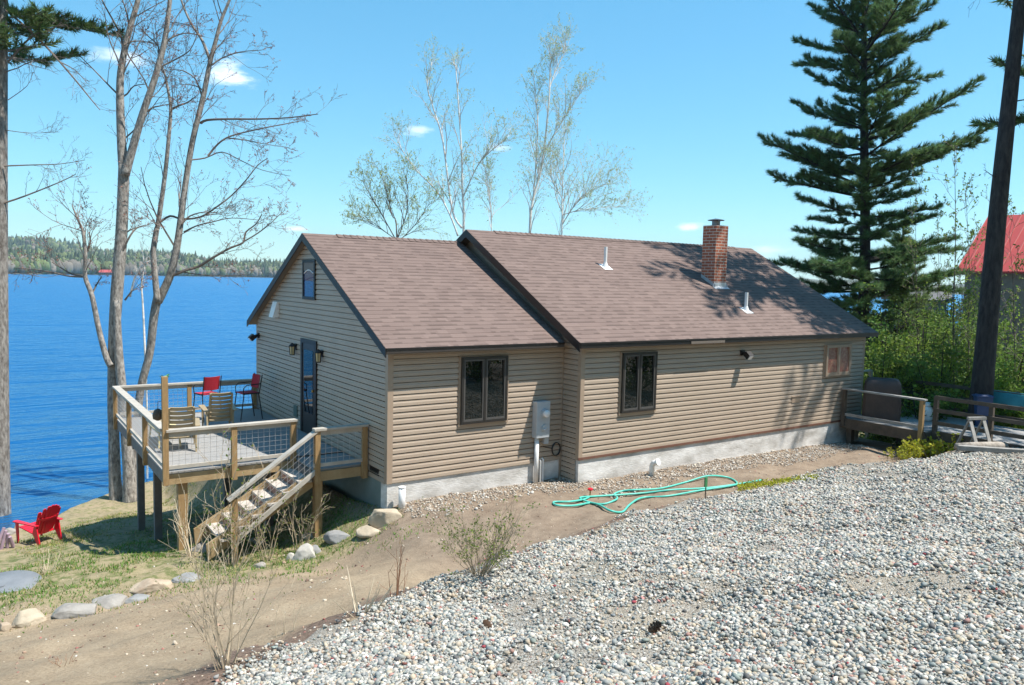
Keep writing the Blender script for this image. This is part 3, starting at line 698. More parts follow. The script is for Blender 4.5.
# ------------------------------------------------------------------ the house
S = 0.1016
D, OX, OY, ZE, ZR = 7.4475, 0.178, 0.26, 2.336, 4.356
W1, MD, W2 = 3.76, 0.54, 9.814
ORR, OYM, ZME, YMR, ZMR, ZB = 0.25, 0.238, 2.369, 3.373, 4.625, 0.083
XR = W1+W2; XRW = XR-0.22
MWING = (ZR-ZE)/(D/2+OY); MMAIN = (ZMR-ZME)/(YMR+MD+OYM)
YMB = 2*YMR+MD+0.0            # back wall of the main part
house = thing('house', 'tan vinyl sided lake house with brown shingle roof and brick chimney', 'house', (0, 0, 0))
def clipspan(span):
    return span if span is not None and span[1]-span[0] > 0.01 else None
def siding(mb, O, U, Nn, z0, nc, span):
    O = Vector((O[0], O[1], 0)); U = Vector((U[0], U[1], 0)); Nn = Vector((Nn[0], Nn[1], 0))
    prof = [(0.0, -0.022), (0.0, 0.021), (0.050, 0.019), (0.066, 0.013), (0.084, 0.012), (0.0845, -0.022), (1.0, -0.022)]
    for k in range(nc):
        zb = z0+k*S; zt = zb+S
        a = span(zb); b = span(zt)
        if a is None or a[1]-a[0] < 0.02: continue
        if b is None or b[1] < b[0]: mid = (a[0]+a[1])/2; b = (mid-0.005, mid+0.005)
        rows = []
        for dz, off in prof:
            z = zb+min(dz, S) if dz < 1 else zt
            t = (z-zb)/S
            u0 = a[0]+(b[0]-a[0])*t; u1 = a[1]+(b[1]-a[1])*t
            rows.append((O+U*u0+Nn*off+Vector((0, 0, z)), O+U*u1+Nn*off+Vector((0, 0, z))))
        vs = [p for r_ in rows for p in r_]
        mb.add(vs, [(2*i, 2*i+1, 2*i+3, 2*i+2) for i in range(len(rows)-1)])
wall_mat = MAT['siding']
# cores behind the siding
RT = 0.105    # roof build-up, vertical
def under_w(y): return min(ZE+MWING*(y+OY), ZE+MWING*(D+OY-y))-RT
def under_m(y): return min(ZME+MMAIN*(y+MD+OYM), ZME+MMAIN*(2*YMR+MD+OYM-y))-RT
core = MB()
core.prism([(0.03, 0.03, 0.0), (0.03, 0.03, under_w(0.03)), (0.03, D/2, under_w(D/2)), (0.03, D, under_w(D)), (0.03, D, 0.0)], (W1-0.06, 0, 0))
core.prism([(W1+0.03, -MD+0.03, ZB+0.05), (W1+0.03, -MD+0.03, under_m(-MD+0.03)), (W1+0.03, YMR, under_m(YMR)), (W1+0.03, YMB, under_m(YMB)), (W1+0.03, YMB, ZB+0.05)], (XRW-W1-0.06, 0, 0))
core.box(W1+0.035, W1+0.2, -MD+0.04, -0.03, -0.42, ZB+0.04)
SLOT = True
sid = MB(); sid.v = list(core.v); sid.f = list(core.f)
siding(sid, (0, 0), (1, 0), (0, -1), 0.0, 23, lambda z: (0.085, W1-0.03))
def gspan(z):
    z2 = z
    if z2 < under_w(0): return (0.085, D-0.085)
    y0 = (z2+RT-ZE)/MWING-OY
    return (y0, D-y0) if D-2*y0 > 0.05 else None
siding(sid, (0, 0), (0, 1), (-1, 0), -0.02, 46, gspan)
siding(sid, (W1, -MD), (1, 0), (0, -1), ZB+0.045, 22, lambda z: (0.075, XRW-W1-0.07))
siding(sid, (W1, -MD), (0, 1), (-1, 0), -0.42, 27, lambda z: (0.075, MD-0.03))
siding(sid, (XRW, -MD), (0, 1), (1, 0), ZB, 22, lambda z: (0.07, YMB+MD-0.07))
wall = sid.build('wall', wall_mat, house)
# corner posts
for bx_ in ([(-0.02, 0.085, -0.02, 0.085, -0.005, 2.26)], [(-0.02, 0.0, D-0.085, D+0.02, -0.02, 2.26), (0.0, 0.085, D, D+0.02, -0.02, 2.26)], [(W1-0.02, W1+0.075, -MD-0.02, -MD+0.075, ZB-0.005, 2.29)], [(XRW-0.07, XRW+0.02, -MD-0.02, -MD+0.07, ZB, 2.29)], [(W1-0.055, W1+0.001, -0.019, 0.0, -0.4, 2.25)]):
    cp = MB()
    for q in bx_: cp.box(*q)
    cp.build('corner_trim', MAT['trim'], house)
sb = MB(); sb.box(W1-0.022, XRW+0.0, -MD-0.024, -MD, ZB, ZB+0.048); sb.build('sill_board', MAT['sill_board'], house)
fz = MB(); fz.box(0.086, W1-0.056, -0.013, 0.0, 2.175, 2.25); fz.box(W1+0.076, XRW-0.071, -MD-0.013, -MD, 2.20, 2.285); fz.build('frieze_trim', MAT['trim'], house)
# foundation
fd = MB()
fd.box(0.0, W1-0.01, 0.004, 0.25, -1.4, -0.012)
fd.box(W1+0.006, XRW, -MD+0.006, -MD+0.25, -1.4, ZB-0.003)
fd.box(XRW-0.25, XRW-0.004, -MD+0.25, YMB, -3.0, ZB-0.003)
fd.box(0.25, XRW-0.25, D-0.25, D-0.004, -3.3, -0.022)
fnd = fd.build('foundation', MAT['foundation'], house)
MB().box(0.004, 0.25, 0.25, D, -3.3, -0.022).build('gable_foundation', mat('shade_tinted_foundation', (0.15, 0.20, 0.185), (0.20, 0.25, 0.235), 3, .8), house)  # open shade on the gable side is put into this grey-green colour
vm = MB()
vm.box(-0.02, 0.004, 0.30, 0.68, -0.06+0.12, 0.20)
for k in range(5): vm.box(-0.03, -0.02, 0.31, 0.67, 0.072+k*0.025, 0.08+k*0.025)
vm.build('crawlspace_vent', MAT['black'], house)

# roofs ---------------------------------------------------------------
def slope_strips(mb, x0, x1, ye, ze, yr, zr, expo=0.14):
    dy, dz = yr-ye, zr-ze; L = math.hypot(dy, dz); ty, tz = dy/L, dz/L
    ny_, nz_ = (-tz*np.sign(dy) if dy > 0 else tz), abs(ty)
    ny_ = -tz if dy > 0 else tz
    k = 0; d = 0.0
    while d < L-0.002:
        e = min(d+expo, L)
        t0, t1 = 0.006, 0.002
        jx = 0.0
        pts = [(d, 0.0), (d, t0), (e, t1)]
        vs = []; uv = []
        for (q, o_) in pts:
            for x in (x0, x1):
                vs.append((x, ye+ty*q+ny_*o_, ze+tz*q+nz_*o_)); uv.append((x+0.41*k % 7.3, (k+0.02 if q == d else k+0.98)*0.14))
        b = len(mb.v); mb.v += vs; mb.uv += uv
        fs = [(0, 1, 3, 2), (2, 3, 5, 4)]
        if dy < 0: fs = [tuple(reversed(f)) for f in fs]
        mb.f += [tuple(i+b for i in f) for f in fs]
        d = e; k += 1
XW1 = W1-ORR+0.06
rf = MB()
slope_strips(rf, -OX, XW1, -OY, ZE, D/2, ZR)
slope_strips(rf, -OX, XW1, D+OY, ZE, D/2, ZR)
XM0 = W1-ORR
slope_strips(rf, XM0, XR, -MD-OYM, ZME, YMR, ZMR)
slope_strips(rf, XM0, XR, YMB+OYM, ZME, YMR, ZMR)
roof = rf.build('roof', MAT['shingle'], house, uv=rf.uv)
def roof_body(x0, x1, ye, ze, yr, zr, th):
    b = MB(); dn = 0.004
    yb = 2*yr-ye
    # a folded sheet: outer line, inner line lowered by th
    po = [(ye, ze-dn), (yr, zr-dn), (yb, ze-dn)]
    pi = [(ye, ze-th), (yr, zr-th), (yb, ze-th)]
    poly = po+pi[::-1]
    vs = [(x0, y, z) for y, z in poly]+[(x1, y, z) for y, z in poly]
    b.add(vs, [(0, 1, 4, 5), (1, 2, 3, 4), (11, 10, 7, 6), (10, 9, 8, 7), (0, 6, 7, 1), (1, 7, 8, 2), (5, 4, 10, 11), (4, 3, 9, 10), (0, 5, 11, 6), (2, 8, 9, 3)])
    return b
roof_body(-OX+0.012, XW1-0.01, -OY+0.012, ZE+0.006, D/2, ZR, RT).build('soffit', MAT['soffit'], roof)
roof_body(XM0+0.012, XR-0.012, -MD-OYM+0.012, ZME+0.006, YMR, ZMR, RT-0.003).build('soffit', MAT['soffit'], roof)
def rake_board(x, ye, ze, yr, zr, wd, hh, xd):
    b = MB(); yb = 2*yr-ye
    poly = [(x, ye, ze), (x, yr, zr), (x, yb, ze), (x, yb, ze-hh), (x, yr, zr-hh), (x, ye, ze-hh)]
    n = 6; d = Vector((xd, 0, 0)); vs = [Vector(p) for p in poly]; vs += [v+d for v in vs]
    b.add(vs, [(0, 1, 4, 5), (1, 2, 3, 4), (11, 10, 7, 6), (10, 9, 8, 7)]+[(i, i+6, (i+1) % 6+6, (i+1) % 6) for i in range(6)])
    return b
rake_board(-OX-0.008, -OY, ZE-0.001, D/2, ZR-0.001, 0, 0.15, 0.019).build('rake_board', MAT['brown'], roof)
rake_board(XM0-0.008, -MD-OYM, ZME-0.001, YMR, ZMR-0.001, 0, 0.17, 0.019).build('rake_board', MAT['brown'], roof)
rake_board(XR-0.011, -MD-OYM, ZME-0.001, YMR, ZMR-0.001, 0, 0.15, 0.019).build('rake_board', MAT['brown'], roof)
fb = MB()
fb.box(-OX+0.013, XW1-0.012, -OY-0.004, -OY+0.011, ZE-0.082, ZE-0.018); fb.build('fascia', MAT['fascia'], roof)
de = MB(); de.box(-OX+0.012, XW1-0.012, -OY-0.016, -OY-0.001, ZE-0.022, ZE+0.004); de.box(XM0+0.013, XR-0.013, -MD-OYM-0.016, -MD-OYM-0.001, ZME-0.03, ZME+0.004); de.build('drip_edge', MAT['brown'], roof)
fb = MB(); fb.box(XM0+0.013, XR-0.013, -MD-OYM-0.004, -MD-OYM+0.011, ZME-0.105, ZME-0.026); fb.build('fascia', MAT['brown'], roof)
pf = MB(); pf.box(6.5, 7.55, -MD-OYM-0.012, -MD-OYM-0.0045, ZME-0.10, ZME-0.045); pf.build('pale_fascia_patch', MAT['soffit'], roof)
# ridge caps
for (x0, x1, yr, zr, ms) in ((0.55, XW1, D/2, ZR, MWING), (XM0+0.75, XR-0.75, YMR, ZMR, MMAIN)):
    rc = MB(); n_ = int((x1-x0)/0.15)
    for i in range(n_):
        a, b_ = x0+i*(x1-x0)/n_, x0+(i+1)*(x1-x0)/n_+0.01
        lift = 0.022
        vs = []
        for x, l in ((a, lift), (b_, lift-0.012)):
            for yy, zz in ((-0.14, -0.14*ms), (0, 0), (0.14, -0.14*ms)): vs.append((x, yr+yy, zr+zz+l))
        rc.add(vs, [(0, 3, 4, 1), (1, 4, 5, 2)])
    rc.uv = [(v[0]*1.0, v[1]) for v in rc.v]
    rc.build('ridge_cap', MAT['shingle'], roof, uv=rc.uv)
def rz_main(y): return ZME+MMAIN*(y+MD+OYM)
# chimney
CX0, CX1, CY0, CY1, CT = 9.44, 9.88, 1.2, 1.63, 4.985
ch = MB(); 
def uvbox(mb, x0, x1, y0, y1, z0, z1):
    for (p, q) in (((x0, y0), (x1, y0)), ((x1, y0), (x1, y1)), ((x1, y1), (x0, y1)), ((x0, y1), (x0, y0))):
        b = len(mb.v); Ls = math.hypot(q[0]-p[0], q[1]-p[1])
        mb.v += [(p[0], p[1], z0), (q[0], q[1], z0), (q[0], q[1], z1), (p[0], p[1], z1)]
        mb.uv += [(0, 0), (Ls, 0), (Ls, z1-z0), (0, z1-z0)]; mb.f.append((b, b+1, b+2, b+3))
    b = len(mb.v); mb.v += [(x0, y0, z1), (x1, y0, z1), (x1, y1, z1), (x0, y1, z1)]; mb.uv += [(0, 0), (x1-x0, 0), (x1-x0, .05), (0, .05)]; mb.f.append((b, b+1, b+2, b+3))
uvbox(ch, CX0, CX1, CY0, CY1, 3.0, CT)
chim = ch.build('chimney', MAT['brick'], roof, uv=ch.uv)
cc = MB(); cc.lathe(((CX0+CX1)/2, (CY0+CY1)/2, CT), [(0.10, 0.0), (0.10, 0.11)], 14)
cc.lathe(((CX0+CX1)/2, (CY0+CY1)/2, CT+0.13), [(0.20, 0.0), (0.21, 0.012), (0.03, 0.05)], 20)
for k in range(4): cc.bar(((CX0+CX1)/2+0.09*math.cos(k*1.57+.4), (CY0+CY1)/2+0.09*math.sin(k*1.57+.4), CT+0.1), ((CX0+CX1)/2+0.11*math.cos(k*1.57+.4), (CY0+CY1)/2+0.11*math.sin(k*1.57+.4), CT+0.14), 0.02, 0.006)
cc.build('chimney_cap', mat('dull_steel', (0.2, 0.2, 0.2), None, 5, 0.45, metal=0.6), roof)
fl = MB(); zf = rz_main(CY0)
fl.add([(CX0-0.05, CY0-0.10, rz_main(CY0-0.10)+0.015), (CX1+0.05, CY0-0.10, rz_main(CY0-0.10)+0.015), (CX1+0.05, CY0-0.004, zf+0.02), (CX0-0.05, CY0-0.004, zf+0.02), (CX0-0.004, CY0-0.005, zf+0.12), (CX1+0.004, CY0-0.005, zf+0.12)],
       [(0, 1, 2, 3), (3, 2, 5, 4)])
for xs in (CX0-0.006, CX1+0.006):
    fl.add([(xs, CY0-0.05, rz_main(CY0-.05)+0.012), (xs, CY1, rz_main(CY1)+0.012), (xs, CY1, rz_main(CY1)+0.1), (xs, CY0-0.05, rz_main(CY0-.05)+0.1)], [(0, 1, 2, 3)])
fl.build('flashing', MAT['flash'], roof)
for (vx, vy, vh, lab) in ((6.5, 1.97, 0.47, 'vent pipe near the ridge'), (9.47, 0.22, 0.43, 'vent pipe below the chimney')):
    z = rz_main(vy)
    b = MB(); b.lathe((vx, vy, z-0.05), [(0.04, 0), (0.04, vh+0.05), (0.032, vh+0.05), (0.032, vh)], 12)
    b.lathe((vx, vy, z-0.02), [(0.085, 0), (0.055, 0.09), (0.046, 0.12)], 12)
    b.add([(vx-0.13, vy-0.14, rz_main(vy-0.14)+0.014), (vx+0.13, vy-0.14, rz_main(vy-0.14)+0.014), (vx+0.13, vy+0.1, rz_main(vy+0.1)+0.014), (vx-0.13, vy+0.1, rz_main(vy+0.1)+0.014)], [(0, 1, 2, 3)])
    b.build('vent_pipe', MAT['white'], roof)

# windows and door -----------------------------------------------------
def window_front(x0, x1, z0, z1, yw, panes=2, frame=None, gl=None, trim=None, name='window'):
    fr = MB(); t = 0.045; y0, y1 = yw-0.078, yw+0.0
    fr.box(x0, x1, y0, y1, z0, z0+t); fr.box(x0, x1, y0, y1, z1-t, z1); fr.box(x0, x0+t, y0, y1, z0+t, z1-t); fr.box(x1-t, x1, y0, y1, z0+t, z1-t)
    wd = (x1-x0-2*t)/panes
    for i in range(1, panes): fr.box(x0+t+i*wd-0.022, x0+t+i*wd+0.022, y0-0.002, y1, z0+t, z1-t)
    win = fr.build(name, frame or MAT['frame'], house)
    tr = MB(); q = 0.04; ty0 = yw-0.04
    tr.box(x0-q, x1+q, ty0-0.012, yw, z0-q, z0-0.002); tr.box(x0-q, x1+q, ty0, yw, z1+0.002, z1+q*0.5)
    tr.box(x0-q, x0-0.002, ty0, yw, z0-0.001, z1+0.001); tr.box(x1+0.002, x1+q, ty0, yw, z0-0.001, z1+0.001)
    tr.build('frame', trim or MAT['trim'], win)
    for i in range(panes):
        a, b_ = x0+t+i*wd+(0.022 if i else 0), x0+t+(i+1)*wd-(0.022 if i < panes-1 else 0)
        sx = MB(); e = 0.03; sy0, sy1 = yw-0.071, yw-0.018
        sx.box(a+.001, b_-.001, sy0, sy1, z0+t+.001, z0+t+e+0.012); sx.box(a+.001, b_-.001, sy0, sy1, z1-t-e, z1-t-.001)
        sx.box(a+.001, a+e, sy0, sy1, z0+t+e+0.012, z1-t-e); sx.box(b_-e, b_-.001, sy0, sy1, z0+t+e+0.012, z1-t-e)
        sx.build('sash', MAT['sash'] if frame is None else frame, win)
        MB().add([(a+e, yw-0.067, z0+t+e), (b_-e, yw-0.067, z0+t+e), (b_-e, yw-0.0235, z1-t-e), (a+e, yw-0.0235, z1-t-e)], [(0, 1, 2, 3)]).build('pane', gl or MAT['glass'], win)
    return win
window_front(1.40, 2.39, 0.90, 2.11, -0.0)
window_front(4.77, 5.71, 0.92, 2.12, -MD)
o = window_front(11.60, 12.68, 1.30, 2.08, -MD, 2, MAT['trim'], MAT['curtain'])
o['label'] = 'small window with red brown curtains'
def window_gable(y0, y1, z0, z1):
    t = 0.06; x0, x1 = -0.045, 0.0
    fr = MB(); fr.box(x0, x1, y0, y1, z0, z0+t); fr.box(x0, x1, y0, y1, z1-t, z1); fr.box(x0, x1, y0, y0+t, z0+t, z1-t); fr.box(x0, x1, y1-t, y1, z0+t, z1-t)
    win = fr.build('window', MAT['brown'], house)
    MB().add([(-0.026, y1-t, z0+t), (-0.026, y0+t, z0+t), (-0.026, y0+t, z1-t), (-0.026, y1-t, z1-t)], [(0, 1, 2, 3)]).build('pane', MAT['glass_blue'], win)
    sh_ = MB(); sh_.box(-0.034, -0.027, y0+t, y1-t, z1-t-0.17, z1-t); sh_.build('shade', MAT['soffit'], win)
    v = MB(); pts = [(-0.036, y0+t+0.04+i*(y1-y0-2*t-0.08)/8, z1-t-0.22+0.07*math.sin(math.pi*i/8)) for i in range(9)]; v.tube(pts, 0.012, 5); v.build('valance', MAT['white'], win)
window_gable(3.37, 4.10, 3.0, 3.82)
DY0, DY1, DZ0, DZ1 = 3.27, 4.19, 0.185, 2.17
fr = MB(); t = 0.09
fr.box(-0.05, 0.0, DY0, DY1, DZ1-t, DZ1); fr.box(-0.05, 0.0, DY0, DY0+t, DZ0, DZ1-t); fr.box(-0.05, 0.0, DY1-t, DY1, DZ0, DZ1-t)
door = MB().box(-0.035, -0.005, DY0+t, DY1-t, DZ0, DZ1-t).build('door', MAT['frame'], house)
fr.build('frame', MAT['brown'], door)
MB().box(-0.043, -0.036, DY0+t+0.11, DY1-t-0.11, DZ0+0.45, DZ1-t-0.13).build('pane', glass('door_glass', (0.008, 0.01, 0.014), 1.6), door)
hd = MB(); hd.lathe((-0.06, DY0+t+0.05, DZ0+0.95), [(0.0, -.03), (0.03, -.02), (0.03, .02), (0.0, .03)], 10); hd.bar((-0.036, DY0+t+0.05, DZ0+0.95), (-0.06, DY0+t+0.05, DZ0+0.95), 0.02, 0.02); hd.build('handle', MAT['brass'], door)
for yy, zz in ((4.56, 1.9), (3.0, 1.9)):
    lk_ = 0.72; b = MB(); b.box(-0.03, 0.0, yy-0.06, yy+0.06, zz-0.02, zz+0.12)
    b.bar((-0.01, yy, zz+0.08), (-0.10, yy, zz+0.12), 0.018, 0.018)
    b.lathe((-0.10, yy, zz), [(0.08, 0.06), (0.076, 0.075), (0.022, 0.13), (0.0, 0.14)], 8)
    b.lathe((-0.10, yy, zz), [(0.056, -0.13), (0.056, -0.115), (0.04, -0.115), (0.04, -0.13)], 8)
    for k in range(6): b.bar((-0.10+0.049*math.cos(k*1.047), yy+0.049*math.sin(k*1.047), zz-0.125), (-0.10+0.065*math.cos(k*1.047), yy+0.065*math.sin(k*1.047), zz+0.07), 0.009, 0.009)
    lamp = b.build('wall_lamp', MAT['brown'], house)
    MB().lathe((-0.10, yy, zz), [(0.041, -0.113), (0.056, 0.06)], 6).build('lamp_glass', MAT['amber'], lamp)
b = MB(); b.add([(0.0, 5.72, 2.52), (0.0, 6.02, 2.52), (0.0, 6.02, 2.88), (0.0, 5.72, 2.88), (-0.16, 5.72, 2.52), (-0.16, 6.02, 2.52), (-0.06, 6.02, 2.88), (-0.06, 5.72, 2.88)],
                [(4, 7, 6, 5), (0, 4, 5, 1), (3, 2, 6, 7), (0, 3, 7, 4), (1, 5, 6, 2)]); b.build('vent_hood', MAT['white'], house)
def flood(c, nrm, tan=False):
    c = Vector(c); nrm = Vector(nrm)
    b = MB(); b.bar(c, c+nrm*0.06, 0.12, 0.12); b.bar(c+nrm*0.06+Vector((0, 0, 0.0)), c+nrm*0.16+Vector((0, 0, -0.03)), 0.06, 0.06)
    sdv = nrm.cross(Vector((0, 0, 1)))
    b.bar(c+nrm*0.14-sdv*0.02, c+nrm*0.24-sdv*0.02+Vector((0, 0, -0.09)), 0.15, 0.12)
    fl_ = b.build('floodlight', MAT['brown'], house)
    q = MB(); q.bar(c+nrm*0.241-sdv*0.02+Vector((0, 0, -0.0905)), c+nrm*0.25-sdv*0.02+Vector((0, 0, -0.097)), 0.12, 0.09); q.build('lens', MAT['dial'], fl_)
flood((0.0, D-0.2, 2.0), (-1, 0, 0)); flood((8.42, -MD, 2.0), (0, -1, 0))
b = MB(); b.box(10.35, 10.68, -MD-0.03, -MD, 0.72, 0.86); b.box(10.33, 10.7, -MD-0.045, -MD, 0.86, 0.88); b.build('wall_vent', MAT['trim'], house)
b = MB(); b.box(-0.04, 0, 4.44, 4.66, 0.42, 0.66); b.build('outlet_box', mat('dull_green_box', (0.08, 0.13, 0.11), None, 5, 0.5), house)
# electric meter
mb_ = MB(); mb_.box(3.02, 3.34, -0.16, 0.0, 0.50, 1.21)
meter = bevel(mb_.build('meter_box', MAT['metal'], house), 0.012)
q = MB(); q.tube([(3.20, -0.16, 0.985), (3.20, -0.20, 0.985)], 0.085, 20); q.build('collar', MAT['metal'], meter)
q = MB(); q.tube([(3.20, -0.20, 0.985), (3.20, -0.25, 0.985), (3.20, -0.27, 0.985)], [0.075, 0.072, 0.05], 20); q.build('dial', MAT['dial'], meter, True)
q = MB(); q.tube([(3.20, -0.16, 0.70), (3.20, -0.185, 0.70)], 0.06, 16); q.tube([(3.13, -0.19, 0.685), (3.19, -0.195, 0.665), (3.23, -0.19, 0.70)], 0.012, 6); q.build('disconnect_switch', MAT['metal'], meter)
q = MB(); q.tube([(3.10, -0.07, 0.5), (3.10, -0.07, -0.42)], 0.045, 14); q.build('conduit', MAT['white'], house, True)
q = MB(); q.box(3.27, 3.37, -0.09, 0.0, 0.36, 0.50); q.build('junction_box', MAT['metal'], house)
q = MB(); q.tube([(3.22, -0.05, -0.42), (3.22, -0.05, 0.03), (3.22, -0.0, 0.05)], 0.02, 8); q.tube([(3.28, -0.05, -0.42), (3.28, -0.05, 0.05), (3.28, 0.0, 0.07)], 0.02, 8); q.build('thin_conduit', MAT['white'], house)
q = MB(); 
for k in range(3): q.tube([(3.60+0.10*math.cos(a*0.393+k), -0.03-0.012*k, 0.22+0.13*math.sin(a*0.393+k)) for a in range(17)], 0.007, 5, False)
q.tube([(3.28, -0.03, 0.30), (3.4, -0.03, 0.27), (3.5, -0.03, 0.24)], 0.007, 5); q.build('cable_coil', MAT['black'], house)
# things standing by the wall
p_ = (0.20, -0.16, gz(0.2, -0.16)); t = thing('drain_pipe', 'short white pipe standing beside the left front corner of the foundation', 'pipe', p_)
MB().lathe((0, 0, -0.1), [(0.058, 0), (0.058, 0.45), (0.05, 0.45), (0.05, 0.40)], 16).build('pipe', MAT['white'], t, True, local=True)
MB().lathe((0, 0, 0.345), [(0.062, 0), (0.066, 0.01), (0.062, 0.02)], 16).build('rim', MAT['white'], t, local=True)
p_ = (5.42, -0.86, gz(5.42, -0.8)); t = thing('cleanout_pipe', 'white elbow pipe rising from the stones under the right window', 'pipe', p_)
MB().tube([(0, 0, -0.1), (0, 0, 0.20), (0.01, -0.03, 0.27), (0.03, -0.11, 0.30)], [0.055, 0.055, 0.058, 0.06], 14).build('pipe', MAT['white'], t, True, local=True)
MB().tube([(0.03, -0.11, 0.30), (0.036, -0.14, 0.311)], [0.072, 0.072], 16).build('cap', MAT['white'], t, local=True)

# ------------------------------------------------------------------ lakeside deck
FZ = 0.17
deck = thing('deck', 'raised timber deck with wire mesh railing along the left gable wall', 'deck', (-1.6, 4.6, 0))
b = MB(); y = 1.85
while y < 7.42:
    b.box(-3.16, -0.03, y, y+0.135, FZ-0.028, FZ); y += 0.141
y = 0.84
while y < 1.83:
    b.box(-0.97, -0.03, y, y+0.135, FZ-0.028, FZ); y += 0.141
b.build('floor_board', MAT['plank'], deck).name = 'deck_floor'
b = MB(); b.box(-3.12, -1.0, 1.80, 1.84, -0.03, 0.138); b.box(-0.99, -0.03, 0.80, 0.838, -0.03, 0.138)
b.build('rim_board', MAT['rim'], deck)
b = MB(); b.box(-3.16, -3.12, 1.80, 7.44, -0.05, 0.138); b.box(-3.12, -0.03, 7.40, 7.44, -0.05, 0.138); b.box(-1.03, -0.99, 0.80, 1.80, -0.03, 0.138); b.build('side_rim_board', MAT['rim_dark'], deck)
b = MB(); x = -2.8
while x < -0.1: b.box(x, x+0.04, 1.845, 7.39, -0.04, 0.139); x += 0.41
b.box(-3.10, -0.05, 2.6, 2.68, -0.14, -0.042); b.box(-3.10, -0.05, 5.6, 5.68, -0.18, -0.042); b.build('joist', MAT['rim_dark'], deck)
def leg(x, y, wd, top, m=MAT['post']):
    z0 = gz(x, y)-0.3
    o = MB().box(x-wd/2, x+wd/2, y-wd/2, y+wd/2, z0, top).build('leg', m, deck); return o
leg(-2.88, 1.95, 0.15, -0.042); leg(-2.98, 5.46, 0.13, -0.052, MAT['rim_dark']); leg(-2.98, 3.6, 0.13, -0.052, MAT['rim_dark']); leg(-0.9, 0.88, 0.13, -0.032); leg(-1.2, 5.66, 0.14, -0.182, MAT['rim_dark']); leg(-1.2, 2.64, 0.14, -0.142, MAT['rim_dark'])  # legs under the deck are darker: its shade is put into their colour
RT_ = 0.91
def rpost(x, y, top=RT_-0.04, zb=-0.06, m=MAT['post']): return MB().box(x-0.045, x+0.045, y-0.045, y+0.045, zb, top).build('railing_post', m, deck)
for yy in (7.36, 5.42, 3.55): rpost(-3.185, yy)
rpost(-3.165, 1.775, 1.79, -0.02)
rpost(-2.07, 1.755); rpost(-1.03, 1.755); rpost(-0.955, 0.755, RT_-0.04, -0.05); rpost(-0.09, 0.755, RT_-0.02)
rpost(-1.61, 7.40); rpost(-0.09, 7.40, RT_-0.04, -0.05)
def railing(a, c, mesh=True, z0=FZ):
    a = Vector(a); c = Vector(c); d = (c-a).normalized()
    MB().bar(a+Vector((0, 0, RT_-0.02)), c+Vector((0, 0, RT_-0.02)), 0.14, 0.038).build('rail_cap', MAT['rail'], deck)
    b = MB(); b.bar(a+Vector((0, 0, RT_-0.085)), c+Vector((0, 0, RT_-0.085)), 0.038, 0.085); b.bar(a+Vector((0, 0, z0+0.10)), c+Vector((0, 0, z0+0.10)), 0.045, 0.06); b.build('railing_rail', MAT['rail'], deck)
    if mesh:
        m = MB(); L = (c-a).length; zt, zb = RT_-0.10, z0+0.12
        n_ = int(L/0.10)
        for i in range(n_+1):
            p = a+d*(i*L/n_); m.bar(p+Vector((0, 0, zb)), p+Vector((0, 0, zt)), 0.0045, 0.0045)
        for j in range(7):
            z = zb+(zt-zb)*j/6; m.bar(a+Vector((0, 0, z)), c+Vector((0, 0, z)), 0.0045, 0.0045)
        m.build('wire_mesh', MAT['wire'], deck)
railing((-3.16, 1.76, 0), (-0.95, 1.76, 0)); railing((-3.16, 1.84, 0), (-3.16, 7.47, 0)); railing((-3.09, 7.40, 0), (-0.03, 7.40, 0)); railing((-1.02, 0.755, 0), (-0.04, 0.755, 0))
# stairs, down to the left from the landing
stairs = MB()
nst = 6; rise = (FZ+0.93)/7; run = 0.255
for sy in (0.86, 1.74):
    stairs.prism([(-0.99, sy, FZ-0.03), (-0.99, sy, FZ-0.30), (-0.99-run*nst-0.2, sy, FZ-rise*nst-0.33), (-0.99-run*nst-0.22, sy, FZ-rise*nst-0.06)], (0, 0.045, 0))
st_o = stairs.build('stairs', MAT['rim'], deck)
for k in range(1, nst+1):
    x1 = -0.99-run*(k-1); z = FZ-rise*k
    t_ = MB(); t_.box(x1-run-0.02, x1-0.012, 0.80, 1.83, z-0.038, z); t_.build('tread', MAT['tread'], st_o)
    MB().box(x1-0.011, x1+0.008, 0.91, 1.735, z+0.002, z+rise-0.04).build('riser', MAT['riser'], st_o)
nx0 = -2.33; MB().box(nx0-0.045, nx0+0.045, 0.72, 0.81, gz(nx0, .76)-0.2, -0.11).build('railing_post', MAT['post'], deck)
b = MB(); b.bar((-0.93, 0.765, RT_-0.02), (nx0-0.1, 0.765, -0.13), 0.14, 0.038); b.build('stair_rail_cap', MAT['rail'], deck)
b = MB(); b.bar((-0.97, 0.755, 0.17), (nx0-0.05, 0.755, -0.86), 0.05, 0.07); b.build('stair_lower_rail', MAT['rail'], deck)
m = MB()
for i in range(15):
    t = i/14; x = -0.98+(nx0+0.98)*t; zt = 0.83+(-0.17-0.83)*t; zb = 0.20+(-0.84-0.20)*t
    m.bar((x, 0.765, zb), (x, 0.765, zt), 0.0045, 0.0045)
for j in range(7):
    f = j/6; m.bar((-0.98, 0.765, 0.20+0.62*f), (nx0, 0.765, -0.84+0.66*f), 0.0045, 0.0045)
m.build('wire_mesh', MAT['wire'], deck)

